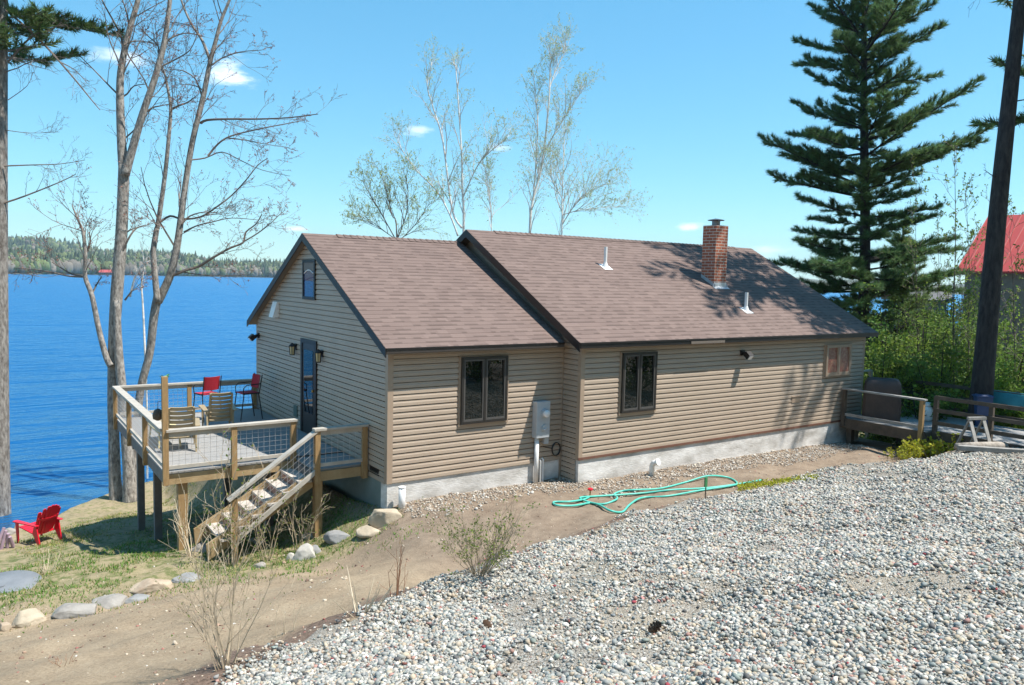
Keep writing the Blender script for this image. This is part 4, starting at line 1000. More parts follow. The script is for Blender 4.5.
# ------------------------------------------------------------------ seats
def back_frame(x0, z0, tilt):
    d = Vector((-math.sin(tilt), 0, math.cos(tilt))); n = Vector((math.cos(tilt), 0, math.sin(tilt)))
    return lambda s, y, o=0: Vector((x0, y, z0))+d*s+n*o
def slab(mb, F_, s0, s1, y0, y1, th=0.018, curve=0.0, n=4):
    """a slat of the back, slightly dished"""
    vs = []; 
    for i in range(n+1):
        y = y0+(y1-y0)*i/n; c = curve*(1-(2*((y)/0.3))**2 if False else 1)*(y*y)*2.0
        for s_ in (s0, s1):
            for o_ in (c, c-th): vs.append(F_(s_, y, o_))
    fs = []
    for i in range(n):
        a = i*4; c = a+4
        fs += [(a, a+2, c+2, c), (a+1, c+1, c+3, a+3), (a, c, c+1, a+1), (a+2, a+3, c+3, c+2)]
    fs += [(0, 1, 3, 2), (n*4, n*4+2, n*4+3, n*4+1)]
    mb.add(vs, fs)
def low_chair(name, label, group, loc, rz, m, fan, cat='chair'):
    t = thing(name, label, cat, loc, group, rz)
    s = MB()
    for i in range(6):
        x0 = -0.26+i*0.095; za = 0.27+0.02*i; zb = za+0.017
        s.add([(x0, -0.25, za), (x0+0.085, -0.25, zb), (x0+0.085, 0.25, zb), (x0, 0.25, za), (x0, -0.25, za-0.025), (x0+0.085, -0.25, zb-0.025), (x0+0.085, 0.25, zb-0.025), (x0, 0.25, za-0.025)],
              [(0, 1, 2, 3), (7, 6, 5, 4), (0, 4, 5, 1), (1, 5, 6, 2), (2, 6, 7, 3), (3, 7, 4, 0)])
    s.build('seat', m, t, local=True)
    F_ = back_frame(-0.24, 0.24, math.radians(24)); b = MB()
    if fan:
        for i in range(7):
            yc = (i-3)*0.082; top = 0.80-0.019*(i-3)**2
            sp_ = 1.0
            vs = []
            for s_, wd in ((0.0, 0.036), (top*0.55, 0.039), (top-0.03, 0.039), (top, 0.024)):
                k = 0.78+0.22*min(1, s_/0.5)
                for y in (yc*k-wd, yc*k+wd):
                    for o_ in (0.06*(yc/0.25)**2, 0.06*(yc/0.25)**2-0.022): vs.append(F_(s_, y, o_))
            fs = []
            for q in range(3):
                a = q*4; c = a+4; fs += [(a, a+2, c+2, c), (a+1, c+1, c+3, a+3), (a, c, c+1, a+1), (a+2, a+3, c+3, c+2)]
            fs += [(0, 1, 3, 2), (12, 14, 15, 13)]
            b.add(vs, fs)
        slab(b, F_, 0.40, 0.46, -0.26, 0.26, 0.03, 0.45, 8)
    else:
        for i in range(7):
            s0 = 0.06+i*0.104; hw = 0.255-0.004*i-(0.02 if i == 6 else 0)
            slab(b, F_, s0, s0+0.072, -hw, hw, 0.02, 0.3, 6)
        for sy in (-1, 1):
            b.bar(F_(0, sy*0.245, -0.02), F_(0.76, sy*0.225, -0.02), 0.04, 0.03)
    b.build('backrest', m, t, local=True)
    for sy in (-1, 1):
        a = MB(); a.prism([(-0.42, sy*0.30-0.05, 0.50), (0.34, sy*0.32-0.07, 0.52), (0.38, sy*0.32-0.02, 0.52), (0.34, sy*0.32+0.06, 0.52), (-0.42, sy*0.30+0.04, 0.50)], (0, 0, 0.022)); a.build('armrest', m, t, local=True)
        l = MB(); l.prism([(0.26, sy*0.29-0.012, 0.0), (0.31, sy*0.29-0.012, 0.0), (0.34, sy*0.30-0.012, 0.515), (0.25, sy*0.30-0.012, 0.515)], (0, 0.03, 0)); l.build('leg', m, t, local=True)
        l = MB(); l.prism([(-0.48, sy*0.27-0.012, 0.0), (-0.43, sy*0.27-0.012, 0.0), (-0.22, sy*0.27-0.012, 0.30), (-0.30, sy*0.28-0.012, 0.50), (-0.37, sy*0.28-0.012, 0.50)], (0, 0.03, 0)); l.build('leg', m, t, local=True)
    return t
p_, _ = hit(38, 541)
low_chair('adirondack_chair', 'red plastic adirondack chair standing alone on the lawn by the water', None, tuple(p_), math.radians(122), MAT['red'], True).scale = (0.86, 0.86, 0.86)
low_chair('lounge_chair', 'tan slatted lounge chair nearest the tall corner post of the deck', 'tan lounge chairs on the deck', (-2.56, 3.66, FZ), math.radians(82), MAT['tan_plastic'], False).scale = (.93, .93, .93)
low_chair('lounge_chair', 'tan slatted lounge chair in the middle of the deck, half in shade', 'tan lounge chairs on the deck', (-1.52, 5.1, FZ), math.radians(84), MAT['tan_plastic'], False).scale = (.93, .93, .93)
def stool(label, loc, rz):
    t = thing('bar_stool', label, 'bar stool', loc, 'tall red stools on the deck', rz); t.scale = (.86, .86, .86)
    s = MB(); s.box(-0.22, 0.22, -0.23, 0.23, 0.70, 0.725); s.build('seat', MAT['red_sling'], t, local=True)
    F_ = back_frame(-0.22, 0.72, math.radians(10)); b = MB(); slab(b, F_, 0.10, 0.46, -0.225, 0.225, 0.012, 0.5, 6); b.build('backrest', MAT['red_sling'], t, local=True)
    f = MB()
    for sy in (-1, 1):
        f.tube([F_(-0.02, sy*0.235), F_(0.48, sy*0.235)], 0.014, 6)
        f.tube([F_(0.24, sy*0.245), (-0.1, sy*0.27, 0.95), (0.14, sy*0.27, 0.94), (0.22, sy*0.26, 0.86), (0.22, sy*0.24, 0.71)], 0.013, 6)
    f.tube([(0.27, -0.25, 0.3), (0.27, 0.25, 0.3)], 0.012, 6); f.tube([(-0.28, -0.25, 0.3), (-0.28, 0.25, 0.3)], 0.012, 6)
    f.box(-0.235, 0.235, -0.245, -0.225, 0.69, 0.72); f.box(-0.235, 0.235, 0.225, 0.245, 0.69, 0.72)
    f.build('frame', MAT['black'], t, local=True)
    for sx in (-1, 1):
        for sy in (-1, 1):
            MB().tube([(sx*0.2, sy*0.235, 0.70), (sx*0.30, sy*0.255, 0.0)], 0.014, 6).build('leg', MAT['black'], t, local=True)
stool('red and black bar stool near the rail, seen from behind', (-1.45, 6.35, FZ), math.radians(105))
stool('red and black bar stool beside the gable wall, turned to the left', (-0.62, 6.1, FZ), math.radians(188))
# low pale table, cloth and small ornaments on the deck
t = thing('low_table', 'pale yellow low plastic table standing by the left railing of the deck', 'table', (-2.72, 4.3, FZ))
MB().box(-0.22, 0.22, -0.55, 0.55, 0.30, 0.33).build('table_top', MAT['yellow_plastic'], t, local=True)
for sx in (-1, 1):
    for sy in (-1, 1): MB().tube([(sx*0.17, sy*0.45, 0.3), (sx*0.19, sy*0.5, 0)], 0.018, 6).build('leg', MAT['yellow_plastic'], t, local=True)
t = thing('rail_ornament', 'small white and green ornament sitting on the far deck rail', 'ornament', (-2.15, 7.40, RT_))
MB().lathe((0, 0, 0), [(0.05, 0), (0.06, 0.08), (0.05, 0.1)], 10).build('pot', MAT['white'], t, local=True)
lv = MB()
for k in range(12):
    a = rnd.uniform(0, 6.28); q = Vector((math.cos(a)*.1, math.sin(a)*.1, rnd.uniform(.12, .22))); lv.add([q*0.2+Vector((0, 0, .08)), q+Vector((.02, 0, 0)), q+Vector((-.02, .01, 0.01))], [(0, 1, 2)])
lv.build('foliage', mat('ornament_green', (0.06, 0.22, 0.08), None, 5, 0.6), t, local=True)
t = thing('hanging_feeder', 'round brown feeder hanging on the tall corner post', 'bird feeder', (-3.25, 1.90, 1.05))
MB().lathe((0, 0, 0), [(0.02, 0), (0.075, 0.03), (0.085, 0.10), (0.06, 0.17), (0.015, 0.20)], 14).build('body', MAT['oldwood'], t, True, local=True)
MB().tube([(0, 0, .2), (0, -0.02, 0.32), (0.06, -0.08, 0.33)], 0.005, 5).build('hook', MAT['black'], t, local=True)

# ------------------------------------------------------------------ right-hand deck and walkway
RZ = 0.2
rd = thing('side_deck', 'weathered brown entry deck with a ramp at the right end of the house', 'deck', (13.5, -2, 0))
b = MB(); y = -2.68
while y < -0.58: b.box(12.45, 15.2, y, y+0.135, RZ-0.03, RZ); y += 0.141
b.build('floor_board', MAT['plank'], rd).name = 'deck_floor'
b = MB(); y = -7.6
while y < -2.72: b.box(12.84, 15.0, y, y+0.135, RZ-0.03, RZ); y += 0.141
b.build('ramp_board', MAT['plank'], rd).name = 'ramp_floor'
b = MB(); b.box(12.41, 12.45, -2.70, -0.58, RZ-0.26, RZ-0.004); b.box(12.45, 15.2, -2.72, -2.68, RZ-0.26, RZ-0.033); b.box(15.2, 15.24, -2.7, -0.58, RZ-.26, RZ-.004); b.box(12.80, 12.84, -7.6, -2.722, RZ-0.22, RZ-0.004); b.box(15.0, 15.04, -7.6, -2.722, RZ-0.22, RZ-0.004); b.build('rim_board', MAT['oldwood'], rd)
for (x, y) in ((12.6, -2.55), (12.6, -0.75), (15.05, -2.55), (15.05, -0.75), (12.95, -5.2), (14.9, -5.2)): MB().box(x-.07, x+.07, y-.07, y+.07, gz(x, y)-.3, RZ-.032).build('leg', MAT['oldwood'], rd)
def rp(x, y, top=0.93, m=MAT['oldwood']): MB().box(x-.045, x+.045, y-.045, y+.045, RZ-.2, top).build('railing_post', m, rd)
rp(12.40, -0.66); rp(12.40, -2.62, 0.93, MAT['post']); rp(12.78, -2.75, 1.02); rp(12.78, -3.95, 1.02); rp(12.78, -5.2, 1.02); rp(12.78, -6.5, 1.02); rp(15.06, -3.95, 1.0); rp(15.06, -5.2, 1.0); rp(15.25, -2.7, 1.0); rp(15.25, -0.66, 1.0); rp(15.06, -6.5, 1.0)
rb = MB(); rb.bar((12.40, -0.60, 0.95), (12.40, -2.70, 0.95), 0.13, 0.038); rb.bar((12.40, -0.62, 0.30), (12.40, -2.6, 0.30), 0.04, 0.07); rb.build('rail_cap', MAT['greywood'], rd)
for pa, pb in (((12.72, -2.75), (12.72, -6.6)), ((15.12, -2.75), (15.12, -6.6)), ((15.31, -0.62), (15.31, -2.75))):
    for z in (1.0, 0.70, 0.40):
        MB().bar((*pa, z), (*pb, z), 0.035, 0.09).build('railing_rail', MAT['oldwood'], rd)
rb = MB(); rb.box(13.45, 13.49, 0.3, 2.2, 1.16, 1.2); rb.bar((13.4, 0.3, 1.18), (15.2, 0.3, 1.18), 0.12, 0.04); rb.bar((15.2, 0.3, 1.15), (15.2, 0.3, 0.2), 0.09, 0.09); rb.bar((15.2, 0.3, .2), (15.2, .3, gz(15.2, .3)-.2), .09, .09); rb.build('back_railing', MAT['rail'], rd)
# covered grill on that deck
cv = thing('covered_grill', 'bulky grill under a brown fitted cover on the right-hand deck', 'grill', (13.1, -1.25, RZ))
prof = [(0.50, 0.34, 0.0), (0.51, 0.35, 0.4), (0.50, 0.34, 0.80), (0.48, 0.32, 0.98), (0.42, 0.27, 1.08), (0.34, 0.18, 1.11), (0.15, 0.08, 1.12)]
vs = []; nn = 40
for q, (a_, b_, z) in enumerate(prof):
    for k in range(nn):
        th = 2*math.pi*k/nn; cth, sth = math.cos(th), math.sin(th); e = 0.17
        fold = 1+0.035*math.sin(th*9+q*0.4)*(1-z/1.4)
        vs.append((a_*abs(cth)**e*math.copysign(1, cth)*fold, b_*abs(sth)**e*math.copysign(1, sth)*fold, z+0.012*math.sin(th*5)))
fs = [(i*nn+k, i*nn+(k+1) % nn, (i+1)*nn+(k+1) % nn, (i+1)*nn+k) for i in range(len(prof)-1) for k in range(nn)]+[tuple((len(prof)-1)*nn+k for k in range(nn))]
link_mesh('cover', vs, fs, MAT['cover'], cv, True, local=True); cv.rotation_euler = (0, 0, math.radians(-60)); cv.scale = (.86, .86, .94)
t = thing('propane_tank', 'white propane tank standing on the right-hand deck', 'gas tank', (14.05, -1.9, RZ))
MB().lathe((0, 0, 0), [(0.12, 0), (0.15, 0.04), (0.155, 0.25), (0.13, 0.34), (0.05, 0.38)], 18).build('tank', MAT['white'], t, True, local=True); MB().lathe((0, 0, 0.38), [(0.1, 0), (0.1, 0.08)], 14).build('collar', MAT['white'], t, local=True)
MB().lathe((0, 0, 0.37), [(0.025, 0), (0.025, 0.06)], 8).build('valve', MAT['brass'], t, local=True)
t = thing('blue_bin', 'tall blue plastic bin standing on the ramp', 'bin', (14.6, -2.95, RZ))
MB().lathe((0, 0, 0), [(0.20, 0), (0.25, 0.72)], 4).build('body', MAT['blue'], t, local=True); MB().lathe((0, 0, 0.722), [(0.27, 0), (0.27, 0.03), (0.2, 0.06)], 4).build('lid', MAT['blue'], t, local=True)
for k in (-1, 1): MB().tube([(-.12, k*.12, .03), (-.12, k*.17, .03)], .05, 10).build('wheel', MAT['black'], t, local=True)
t = thing('tarp', 'teal tarp folded over the far ramp railing', 'tarp', (15.12, -3.55, 0.95))
vs = []; 
for i in range(13):
    yy = -0.65+i*0.11
    for (xx, zz) in ((-0.09, -0.22+0.03*math.sin(i*1.7)), (-0.05, 0.06), (0.05, 0.105), (0.09, -0.15+0.03*math.sin(i*2.3))): vs.append((xx+0.01*math.sin(i*2.1), yy, zz))
link_mesh('cloth', vs, [(i*4+k, i*4+k+1, i*4+k+5, i*4+k+4) for i in range(12) for k in range(3)], MAT['teal'], t, True, local=True)
p_, dd_ = hit(985, 452)
sw = thing('sawhorse', 'sawhorse of silvery boards standing at the gravel edge by the ramp', 'sawhorse', (12.2, -3.85, gz(12.2, -3.85))); sw.scale = (.85, .85, .85)
MB().bar((-0.22, 0.05, 0.80), (0.28, -0.15, 0.80), 0.08, 0.07).build('beam', MAT['greywood'], sw, local=True)
for a_ in ((-0.15, 0.03), (0.22, -0.13)):
    for s_ in (-1, 1): MB().bar((a_[0], a_[1], 0.78), (a_[0]+s_*0.10-0.05, a_[1]+s_*0.34, -0.05), 0.09, 0.03).build('leg', MAT['greywood'], sw, local=True)
t = thing('log', 'short weathered log lying at the far edge of the gravel', 'log', (12.05, -4.1, gz(12.05, -4.1)+0.07))
MB().tube([(-0.45, 0.30, 0), (-0.1, 0.05, 0.02), (0.3, -0.2, 0.03), (0.45, -0.3, 0.03)], [0.085, 0.1, 0.105, 0.095], 14).build('trunk', bark('log_bark', (0.24, 0.2, 0.16), (0.42, 0.37, 0.31)), t, True, local=True)
t = thing('edging_timber', 'long grey timber edging the gravel by the ramp', 'timber', (12.3, -4.3, gz(12.3, -4.3)))
b = MB(); b.bar((-0.75, 0.45, 0.06), (0.25, -0.95, 0.10), 0.12, 0.11); bevel(b.build('beam', MAT['greywood'], t, local=True), 0.012)

# ------------------------------------------------------------------ stones
def rock(u, v, wpx, hpx, m, label, group='stones along the yard', yawr=None, flat=None, dep=0.75, sink=0.28, ang=0.18):
    p_, d_ = hit(u, v+hpx*0.42); wm = wpx*d_/FPX; hm = hpx*d_/FPX*0.92
    base, bf = ICO4; sd_ = rnd.uniform(0, 100)
    V = base.copy()
    for i, q in enumerate(base):
        V[i] = q*(1+ang*1.3*mnoise.noise(Vector(q)*1.2+Vector((sd_, 0, 0))))
    for k in range(9):
        nn = np.array([rnd.gauss(0, 1), rnd.gauss(0, 1), abs(rnd.gauss(0, .9))]); nn /= np.linalg.norm(nn); c0 = rnd.uniform(0.52, 0.85)
        ex = np.maximum(V@nn-c0, 0); V = V-ex[:, None]*nn*0.93
    for i, q in enumerate(base): V[i] *= 1+0.05*mnoise.fractal(Vector(q)*3+Vector((0, sd_, 0)), .8, 2, 4)
    V = V*np.array([wm/2*1.12, wm/2*dep, hm*0.66])
    a = math.radians(-33)+(yawr if yawr is not None else rnd.uniform(-0.3, 0.3)); c_, s_ = math.cos(a), math.sin(a)
    V = np.stack([V[:, 0]*c_-V[:, 1]*s_, V[:, 0]*s_+V[:, 1]*c_, V[:, 2]], -1)
    fw = np.array([CF[0], CF[1]])/math.hypot(CF[0], CF[1])*wm*0.25
    loc = (p_[0]+fw[0], p_[1]+fw[1], gz(p_[0]+fw[0], p_[1]+fw[1])+hm*(0.42-sink))
    o = link_mesh('stone', V, [tuple(map(int, f)) for f in bf], m, None, True, local=True); o.location = loc
    return tag(o, label, 'stone', group)
rock(386, 516, 33, 22, MAT['rock_cream'], 'large rounded cream boulder against the left front corner of the house')
rock(369, 532, 26, 12, MAT['rock_cream'], 'medium cream stone just left of the large corner boulder')
rock(336, 538, 28, 13, MAT['rock_blue'], 'low blue grey stone by the foot of the landing post')
rock(309, 536, 14, 5, MAT['rock_white'], 'flat white slab beside the landing post', sink=0.4)
rock(301, 552, 25, 20, MAT['rock_white'], 'chunky white stone in front of the stairs')
rock(314, 549, 13, 12, MAT['rock_blue'], 'small bluish stone touching the chunky white stone')
rock(290, 556, 11, 9, MAT['rock_white'], 'small pale stone left of the chunky white stone')
rock(259, 565, 13, 7, MAT['rock_grey'], 'small grey stone in front of the stair newel')
rock(205, 548, 40, 10, MAT['rock_grey'], 'broad broken slab lying at the foot of the stairs', sink=0.35)
rock(186, 579, 32, 9, MAT['rock_blue'], 'flat blue grey slab at the right end of the stone row', sink=0.35)
rock(148, 588, 42, 13, MAT['rock_brown'], 'flat brown slab with a dark undercut in the stone row', sink=0.2)
rock(133, 599, 26, 8, MAT['rock_blue'], 'thin bluish stone below the flat brown slab', sink=0.35)
rock(107, 603, 34, 11, MAT['rock_grey'], 'wedge shaped grey stone left of the brown slab')
rock(66, 612, 50, 14, MAT['rock_grey'], 'long pale grey slab in the middle of the stone row', sink=0.3)
rock(22, 619, 34, 19, MAT['rock_cream'], 'rounded cream stone near the left edge of the photo')
rock(2, 625, 14, 14, MAT['rock_brown'], 'brown stone cut by the left edge of the photo')
rock(255, 541, 18, 6, MAT['rock_white'], 'thin pale stone under the lowest stair tread', sink=0.3)
for u, v, wpx, hpx, m, lb in ((6, 531, 16, 9, MAT['rock_grey'], 'grey fire ring stone at the left edge'), (19, 527, 12, 7, MAT['rock_brown'], 'brown fire ring stone behind the red chair arm'), (12, 521, 16, 8, MAT['rock_grey'], 'dark grey stone at the pine foot'), (2, 541, 10, 8, MAT['rock_brown'], 'reddish stone at the photo edge below the fire ring')):
    rock(u, v, wpx, hpx, m, lb, 'fire ring stones')
p_, _ = hit(6, 549)
t = thing('firewood', 'weathered pale purple logs leaning at the left edge by the fire ring', 'firewood', tuple(p_))
pm = mat('purple_grey_wood', (0.30, 0.21, 0.26), (0.42, 0.3, 0.36), 6, 0.8)
for k in range(4): MB().tube([(-0.18+k*0.10, 0.03*k, 0.0), (-0.02+k*0.03, 0.05-.02*k, 0.42-0.06*k)], [0.035, 0.03], 8).build('log', pm, t, local=True)
p_, _ = hit(2, 590)
t = thing('fire_pit_cover', 'round flat grey cover lying on the soil at the left edge', 'cover', (p_[0], p_[1], p_[2]))
o = MB().lathe((0, 0, 0), [(0.50, -0.02), (0.52, 0.02), (0.50, 0.05), (0.2, 0.062)], 40).build('disc', MAT['disc'], t, True, local=True)
MB().lathe((0, 0, 0.06), [(0.04, 0), (0.04, 0.015)], 14).build('cap', MAT['disc'], t, local=True)
t.rotation_euler = (0.10, -0.06, 0)

# ------------------------------------------------------------------ hose and little garden things
def gpt(u, v, dz=0.018): p_, _ = hit(u, v); return Vector((p_[0], p_[1], gz(p_[0], p_[1])+dz))
def catmull(pts, n=6):
    out_ = []; P_ = [pts[0]]+pts+[pts[-1]]
    for i in range(1, len(P_)-2):
        for k in range(n):
            t = k/n; a, b_, c, d = P_[i-1], P_[i], P_[i+1], P_[i+2]
            out_.append(0.5*((2*b_)+(c-a)*t+(2*a-5*b_+4*c-d)*t*t+(3*b_-a-3*c+d)*t**3))
    out_.append(pts[-1]); return out_
px = [(589, 498), (584, 501), (570, 504), (554, 503), (557, 507), (574, 508), (590, 504), (600, 507), (610, 513), (622, 513), (630, 506), (642, 500), (668, 497), (700, 492), (730, 488), (737, 484), (728, 479), (708, 478), (686, 483), (660, 490), (636, 492), (622, 492), (614, 496), (617, 501), (604, 505), (590, 504), (580, 500), (600, 497), (640, 495), (672, 492), (705, 489), (735, 486), (762, 482)]
hp = [gpt(u, v) for u, v in px]
for i, q in enumerate(hp): q.z += 0.012*(i % 3)
hp = catmull(hp)
t = thing('garden_hose', 'teal garden hose lying in loose loops on the soil', 'hose', tuple(hp[0]))
MB().tube(hp, 0.0185, 8).build('hose', MAT['hose'], t, True)
MB().tube([hp[0], hp[0]+(hp[0]-hp[1]).normalized()*0.07], 0.024, 8).build('coupling', MAT['brass'], t)
q = gpt(590, 497, 0); t = thing('yard_hydrant', 'small red hydrant stake at the end of the hose', 'spigot', tuple(q))
MB().tube([(0, 0, -.05), (0, 0, 0.12)], 0.012, 8).build('stem', MAT['brass'], t, local=True); MB().lathe((0, 0, 0.12), [(0.03, 0), (0.05, 0.015), (0.05, 0.035), (0.02, 0.05)], 10).build('knob', MAT['red'], t, local=True)
q = gpt(705, 500, 0); t = thing('garden_stake', 'thin green topped stake standing beside the hose', 'stake', tuple(q))
MB().tube([(0, 0, -.05), (0.01, 0, 0.36)], 0.011, 6).build('stem', MAT['oldwood'], t, local=True); MB().box(-.025, .03, -.012, .012, .22, .38).build('tag', mat('stake_green', (0.05, 0.22, 0.08), None, 5, .6), t, local=True)
def cone(u, v, s_, label):
    q = gpt(u, v, 0.02); t = thing('pine_cone', label, 'pine cone', tuple(q), 'fallen pine cones', rnd.uniform(0, 3))
    b = MB()
    for k in range(46):
        f = k/46; a = k*2.4; r_ = s_*0.36*math.sin(math.pi*(0.12+0.85*f)); z_ = (f-0.5)*s_*1.7
        c = Vector((z_, r_*math.cos(a), r_*math.sin(a)+s_*.3)); n_ = Vector((0.25, math.cos(a), math.sin(a)))
        tv = Vector((0, -math.sin(a), math.cos(a)))
        b.add([c-n_*s_*.2-tv*s_*.09, c-n_*s_*.2+tv*s_*.09, c+n_*s_*.1+tv*s_*.11, c+n_*s_*.1-tv*s_*.11], [(0, 1, 2, 3)])
    b.build('scales', mat('cone_brown', (0.09, 0.05, 0.03), (0.15, 0.09, 0.055), 30, 0.9), t, local=True)
cone(655, 633, 0.09, 'dark open pine cone lying on the gravel'); cone(487, 629, 0.07, 'flattened pine cone left of the other on the gravel')

# ------------------------------------------------------------------ vegetation
def rv(): return Vector((rnd.gauss(0, 1), rnd.gauss(0, 1), rnd.gauss(0, 1)))
class Leaves:
    def __init__(s): s.p = []; s.d = []; s.s = []; s.t = []
    def add(s, p, d, size, tint): s.p.append(tuple(p)); s.d.append(tuple(d)); s.s.append(size); s.t.append(tint)
    def build(s, name, m, parent, wd=0.5):
        n = len(s.p)
        if not n: return None
        P = np.array(s.p); d = np.array(s.d); d /= np.linalg.norm(d, axis=1)[:, None]+1e-9
        r_ = RS.normal(size=(n, 3)); sd_ = np.cross(d, r_); sd_ /= np.linalg.norm(sd_, axis=1)[:, None]+1e-9
        z = np.array(s.s)[:, None]
        V = np.stack([P, P+d*z*0.5+sd_*z*wd*0.5, P+d*z, P+d*z*0.5-sd_*z*wd*0.5], 1)
        F = np.arange(4*n).reshape(n, 4)
        return link_mesh(name, V.reshape(-1, 3), F, m, parent, False, colors=np.repeat(np.array(s.t), 4, 0))
def branch_path(p, d, L, wobble, trop, n):
    pts = [Vector(p)]; d = Vector(d).normalized()
    for i in range(n):
        d = (d+rv()*wobble+Vector((0, 0, trop))).normalized(); pts.append(pts[-1]+d*(L/n))
    return pts
def grow(mb, lv, p, d, L, r, lev, mx, kids=(5, 4, 4), wob=0.13, trop=0.03, spread=(0.5, 1.1), ratio=(0.4, 0.65), rmin=0.005, bud=None, start=0.25, sides=(6, 4, 3, 3)):
    n = 6 if lev == 0 else (5 if lev == 1 else 4)
    pts = branch_path(p, d, L, wob, trop, n)
    rr = [max(rmin*0.7, r*(1-0.75*i/n)) for i in range(n+1)]
    mb.tube(pts, rr, sides[min(lev, 3)], cap=False)
    if lev < mx:
        k_ = kids[min(lev, len(kids)-1)]
        for k in range(k_):
            t = start+(1-start)*(k+rnd.random())/k_; i = min(int(t*n), n-1); q = pts[i].lerp(pts[i+1], t*n-i)
            dd = (pts[i+1]-pts[i]).normalized(); sd_ = dd.cross(rv()).normalized(); a = rnd.uniform(*spread)
            nd = dd*math.cos(a)+sd_*math.sin(a)
            grow(mb, lv, q, nd, L*rnd.uniform(*ratio)*(1.15-0.5*t), max(rmin, rr[i]*0.55), lev+1, mx, kids, wob, trop, spread, ratio, rmin, bud, 0.2, sides)
    if bud and lev >= mx-1:
        num, size, tints = bud
        for k in range(num):
            t = rnd.uniform(0.35, 1); i = min(int(t*n), n-1); q = pts[i].lerp(pts[i+1], t*n-i)
            tn = rnd.choice(tints); f = rnd.uniform(0.75, 1.3)
            lv.add(q, rv()+Vector((0, 0, 0.4)), size*rnd.uniform(0.6, 1.3), (tn[0]*f, tn[1]*f, tn[2]*f))
def limb3(px, dep, jitter=0.0):
    out_ = []; off = 0
    for i, (u, v) in enumerate(px):
        off += rnd.uniform(-jitter, jitter); out_.append(Vector(at_depth(u, v, dep+off)))
    return out_
def fork_children(mb, lv, pts, rr, n, Lr, mx, bud, t0=0.1, t1=1.0, kids=(5, 4, 4), rmin=0.005, updir=0.25, away=None, spread=(0.5, 1.1), wob=0.13, trop=0.03):
    m = len(pts)-1
    for k in range(n):
        t = t0+(t1-t0)*(k+rnd.random())/n; i = min(int(t*m), m-1); q = pts[i].lerp(pts[i+1], t*m-i)
        dd = (pts[i+1]-pts[i]).normalized(); a = rnd.uniform(*spread); sd_ = dd.cross(rv()).normalized()
        nd = dd*math.cos(a)+sd_*math.sin(a)+Vector((0, 0, updir))
        L = rnd.uniform(*Lr)*(1.1-0.5*t)
        grow(mb, lv, q, nd, L, max(rmin, min(rr[i]*0.4, L*0.014)), 1, mx, kids, wob, trop, (0.4, 1.0), (0.4, 0.65), rmin, bud)
TB = [(1, 1, 1), (1.2, 0.9, 0.9), (0.8, 0.85, 0.8)]
TG = [(1, 1, 1), (1.25, 1.15, 0.8), (0.75, 0.9, 0.8), (1.5, 1.35, 1.0)]

# big two-stemmed bare maple by the shore
DM = 22.4
def to_ground(p, sink=0.15): return Vector((p.x, p.y, gz(p.x, p.y)-sink))
mA = thing('maple_tree', 'tall bare maple with twin fused trunks standing behind the deck corner', 'tree', tuple(to_ground(Vector(at_depth(124, 493, DM)), 0)))
tr = MB(); tw = MB(); bl = Leaves()
def stem(px, r, dep, mb, n=9, sub=4, jitter=0.0, ground=False):
    pts = limb3(px, dep, jitter)
    if ground: pts[0] = to_ground(pts[0])
    pts = catmull(pts, sub); m = len(pts)
    rr = list(np.interp(np.linspace(0, 1, m), np.linspace(0, 1, len(r)), r))
    mb.tube(pts, rr, n, cap=True); return pts, rr
stem([(117, 500), (115, 480), (114, 440), (113, 400), (114, 340), (117, 290), (121, 240), (123, 196), (124, 165)], [.22, .17, .15, .15, .155, .17, .165, .155, .15], DM, tr, 12, ground=True)
stem([(131, 500), (129, 470), (125, 420), (121, 380), (118, 345), (117, 300)], [.25, .17, .145, .13, .12, .08], DM-.12, tr, 12, ground=True)
bud = (2, 0.05, TB)
A1 = stem([(124, 170), (121.5, 140), (120, 88), (122.7, 60), (130, 28), (138, 0), (143, -30), (145, -70)], [.15, .125, .105, .095, .08, .07, .055, .03], DM, tr, 9)
A2 = stem([(125, 175), (131, 154), (142, 116), (154, 81), (160, 60), (165, 39), (170, 0), (173, -35), (178, -75)], [.13, .115, .10, .09, .085, .075, .06, .05, .03], DM-.1, tr, 9)
SL = stem([(111, 366), (106, 356), (99, 330), (92, 296), (85, 276), (85.5, 255), (83, 232), (78, 220), (72, 205)], [.10, .085, .075, .07, .062, .055, .045, .03, .015], DM-.2, tr, 8)
tr.build('trunk', MAT['bark_maple'], mA, True)
fork_children(tw, bl, *SL, 9, (0.8, 2.2), 3, bud, 0.5, 1.0)
for px, r in (([(85, 276), (72, 274), (60, 267), (52, 262)], .035), ([(85, 277), (68, 276), (50, 272), (30, 269), (14, 268)], .03), ([(84, 258), (90, 243), (89, 232)], .035), ([(92, 294), (97, 284), (102, 276)], .03),
              ([(123, 250), (130, 236), (137, 228), (146, 225)], .035), ([(123, 235), (130, 230), (138, 227)], .03), ([(121, 97), (127, 94), (134, 86), (147, 84)], .03), ([(124, 45), (130, 42), (140, 41), (152, 43)], .03),
              ([(123, 50), (121, 36), (114, 22), (105, 6), (98, -8)], .04), ([(129, 25), (126, 10), (120, -6)], .03), ([(143, 115), (152, 108), (160, 106), (170, 104)], .03), ([(158, 68), (166, 64), (178, 58), (190, 50), (197, 35)], .03),
              ([(165, 42), (175, 36), (188, 33), (205, 37)], .028), ([(160, 60), (158, 46), (148, 36), (138, 25)], .028), ([(125, 300), (132, 291), (137, 289)], .03)):
    pts = catmull(limb3(px, DM, 0.15), 3); m = len(pts); rr = list(np.linspace(r, r*0.35, m)); tw.tube(pts, rr, 5, cap=False)
    fork_children(tw, bl, pts, rr, 6, (0.5, 1.5), 3, bud, 0.3, 1.0, (4, 3, 3))
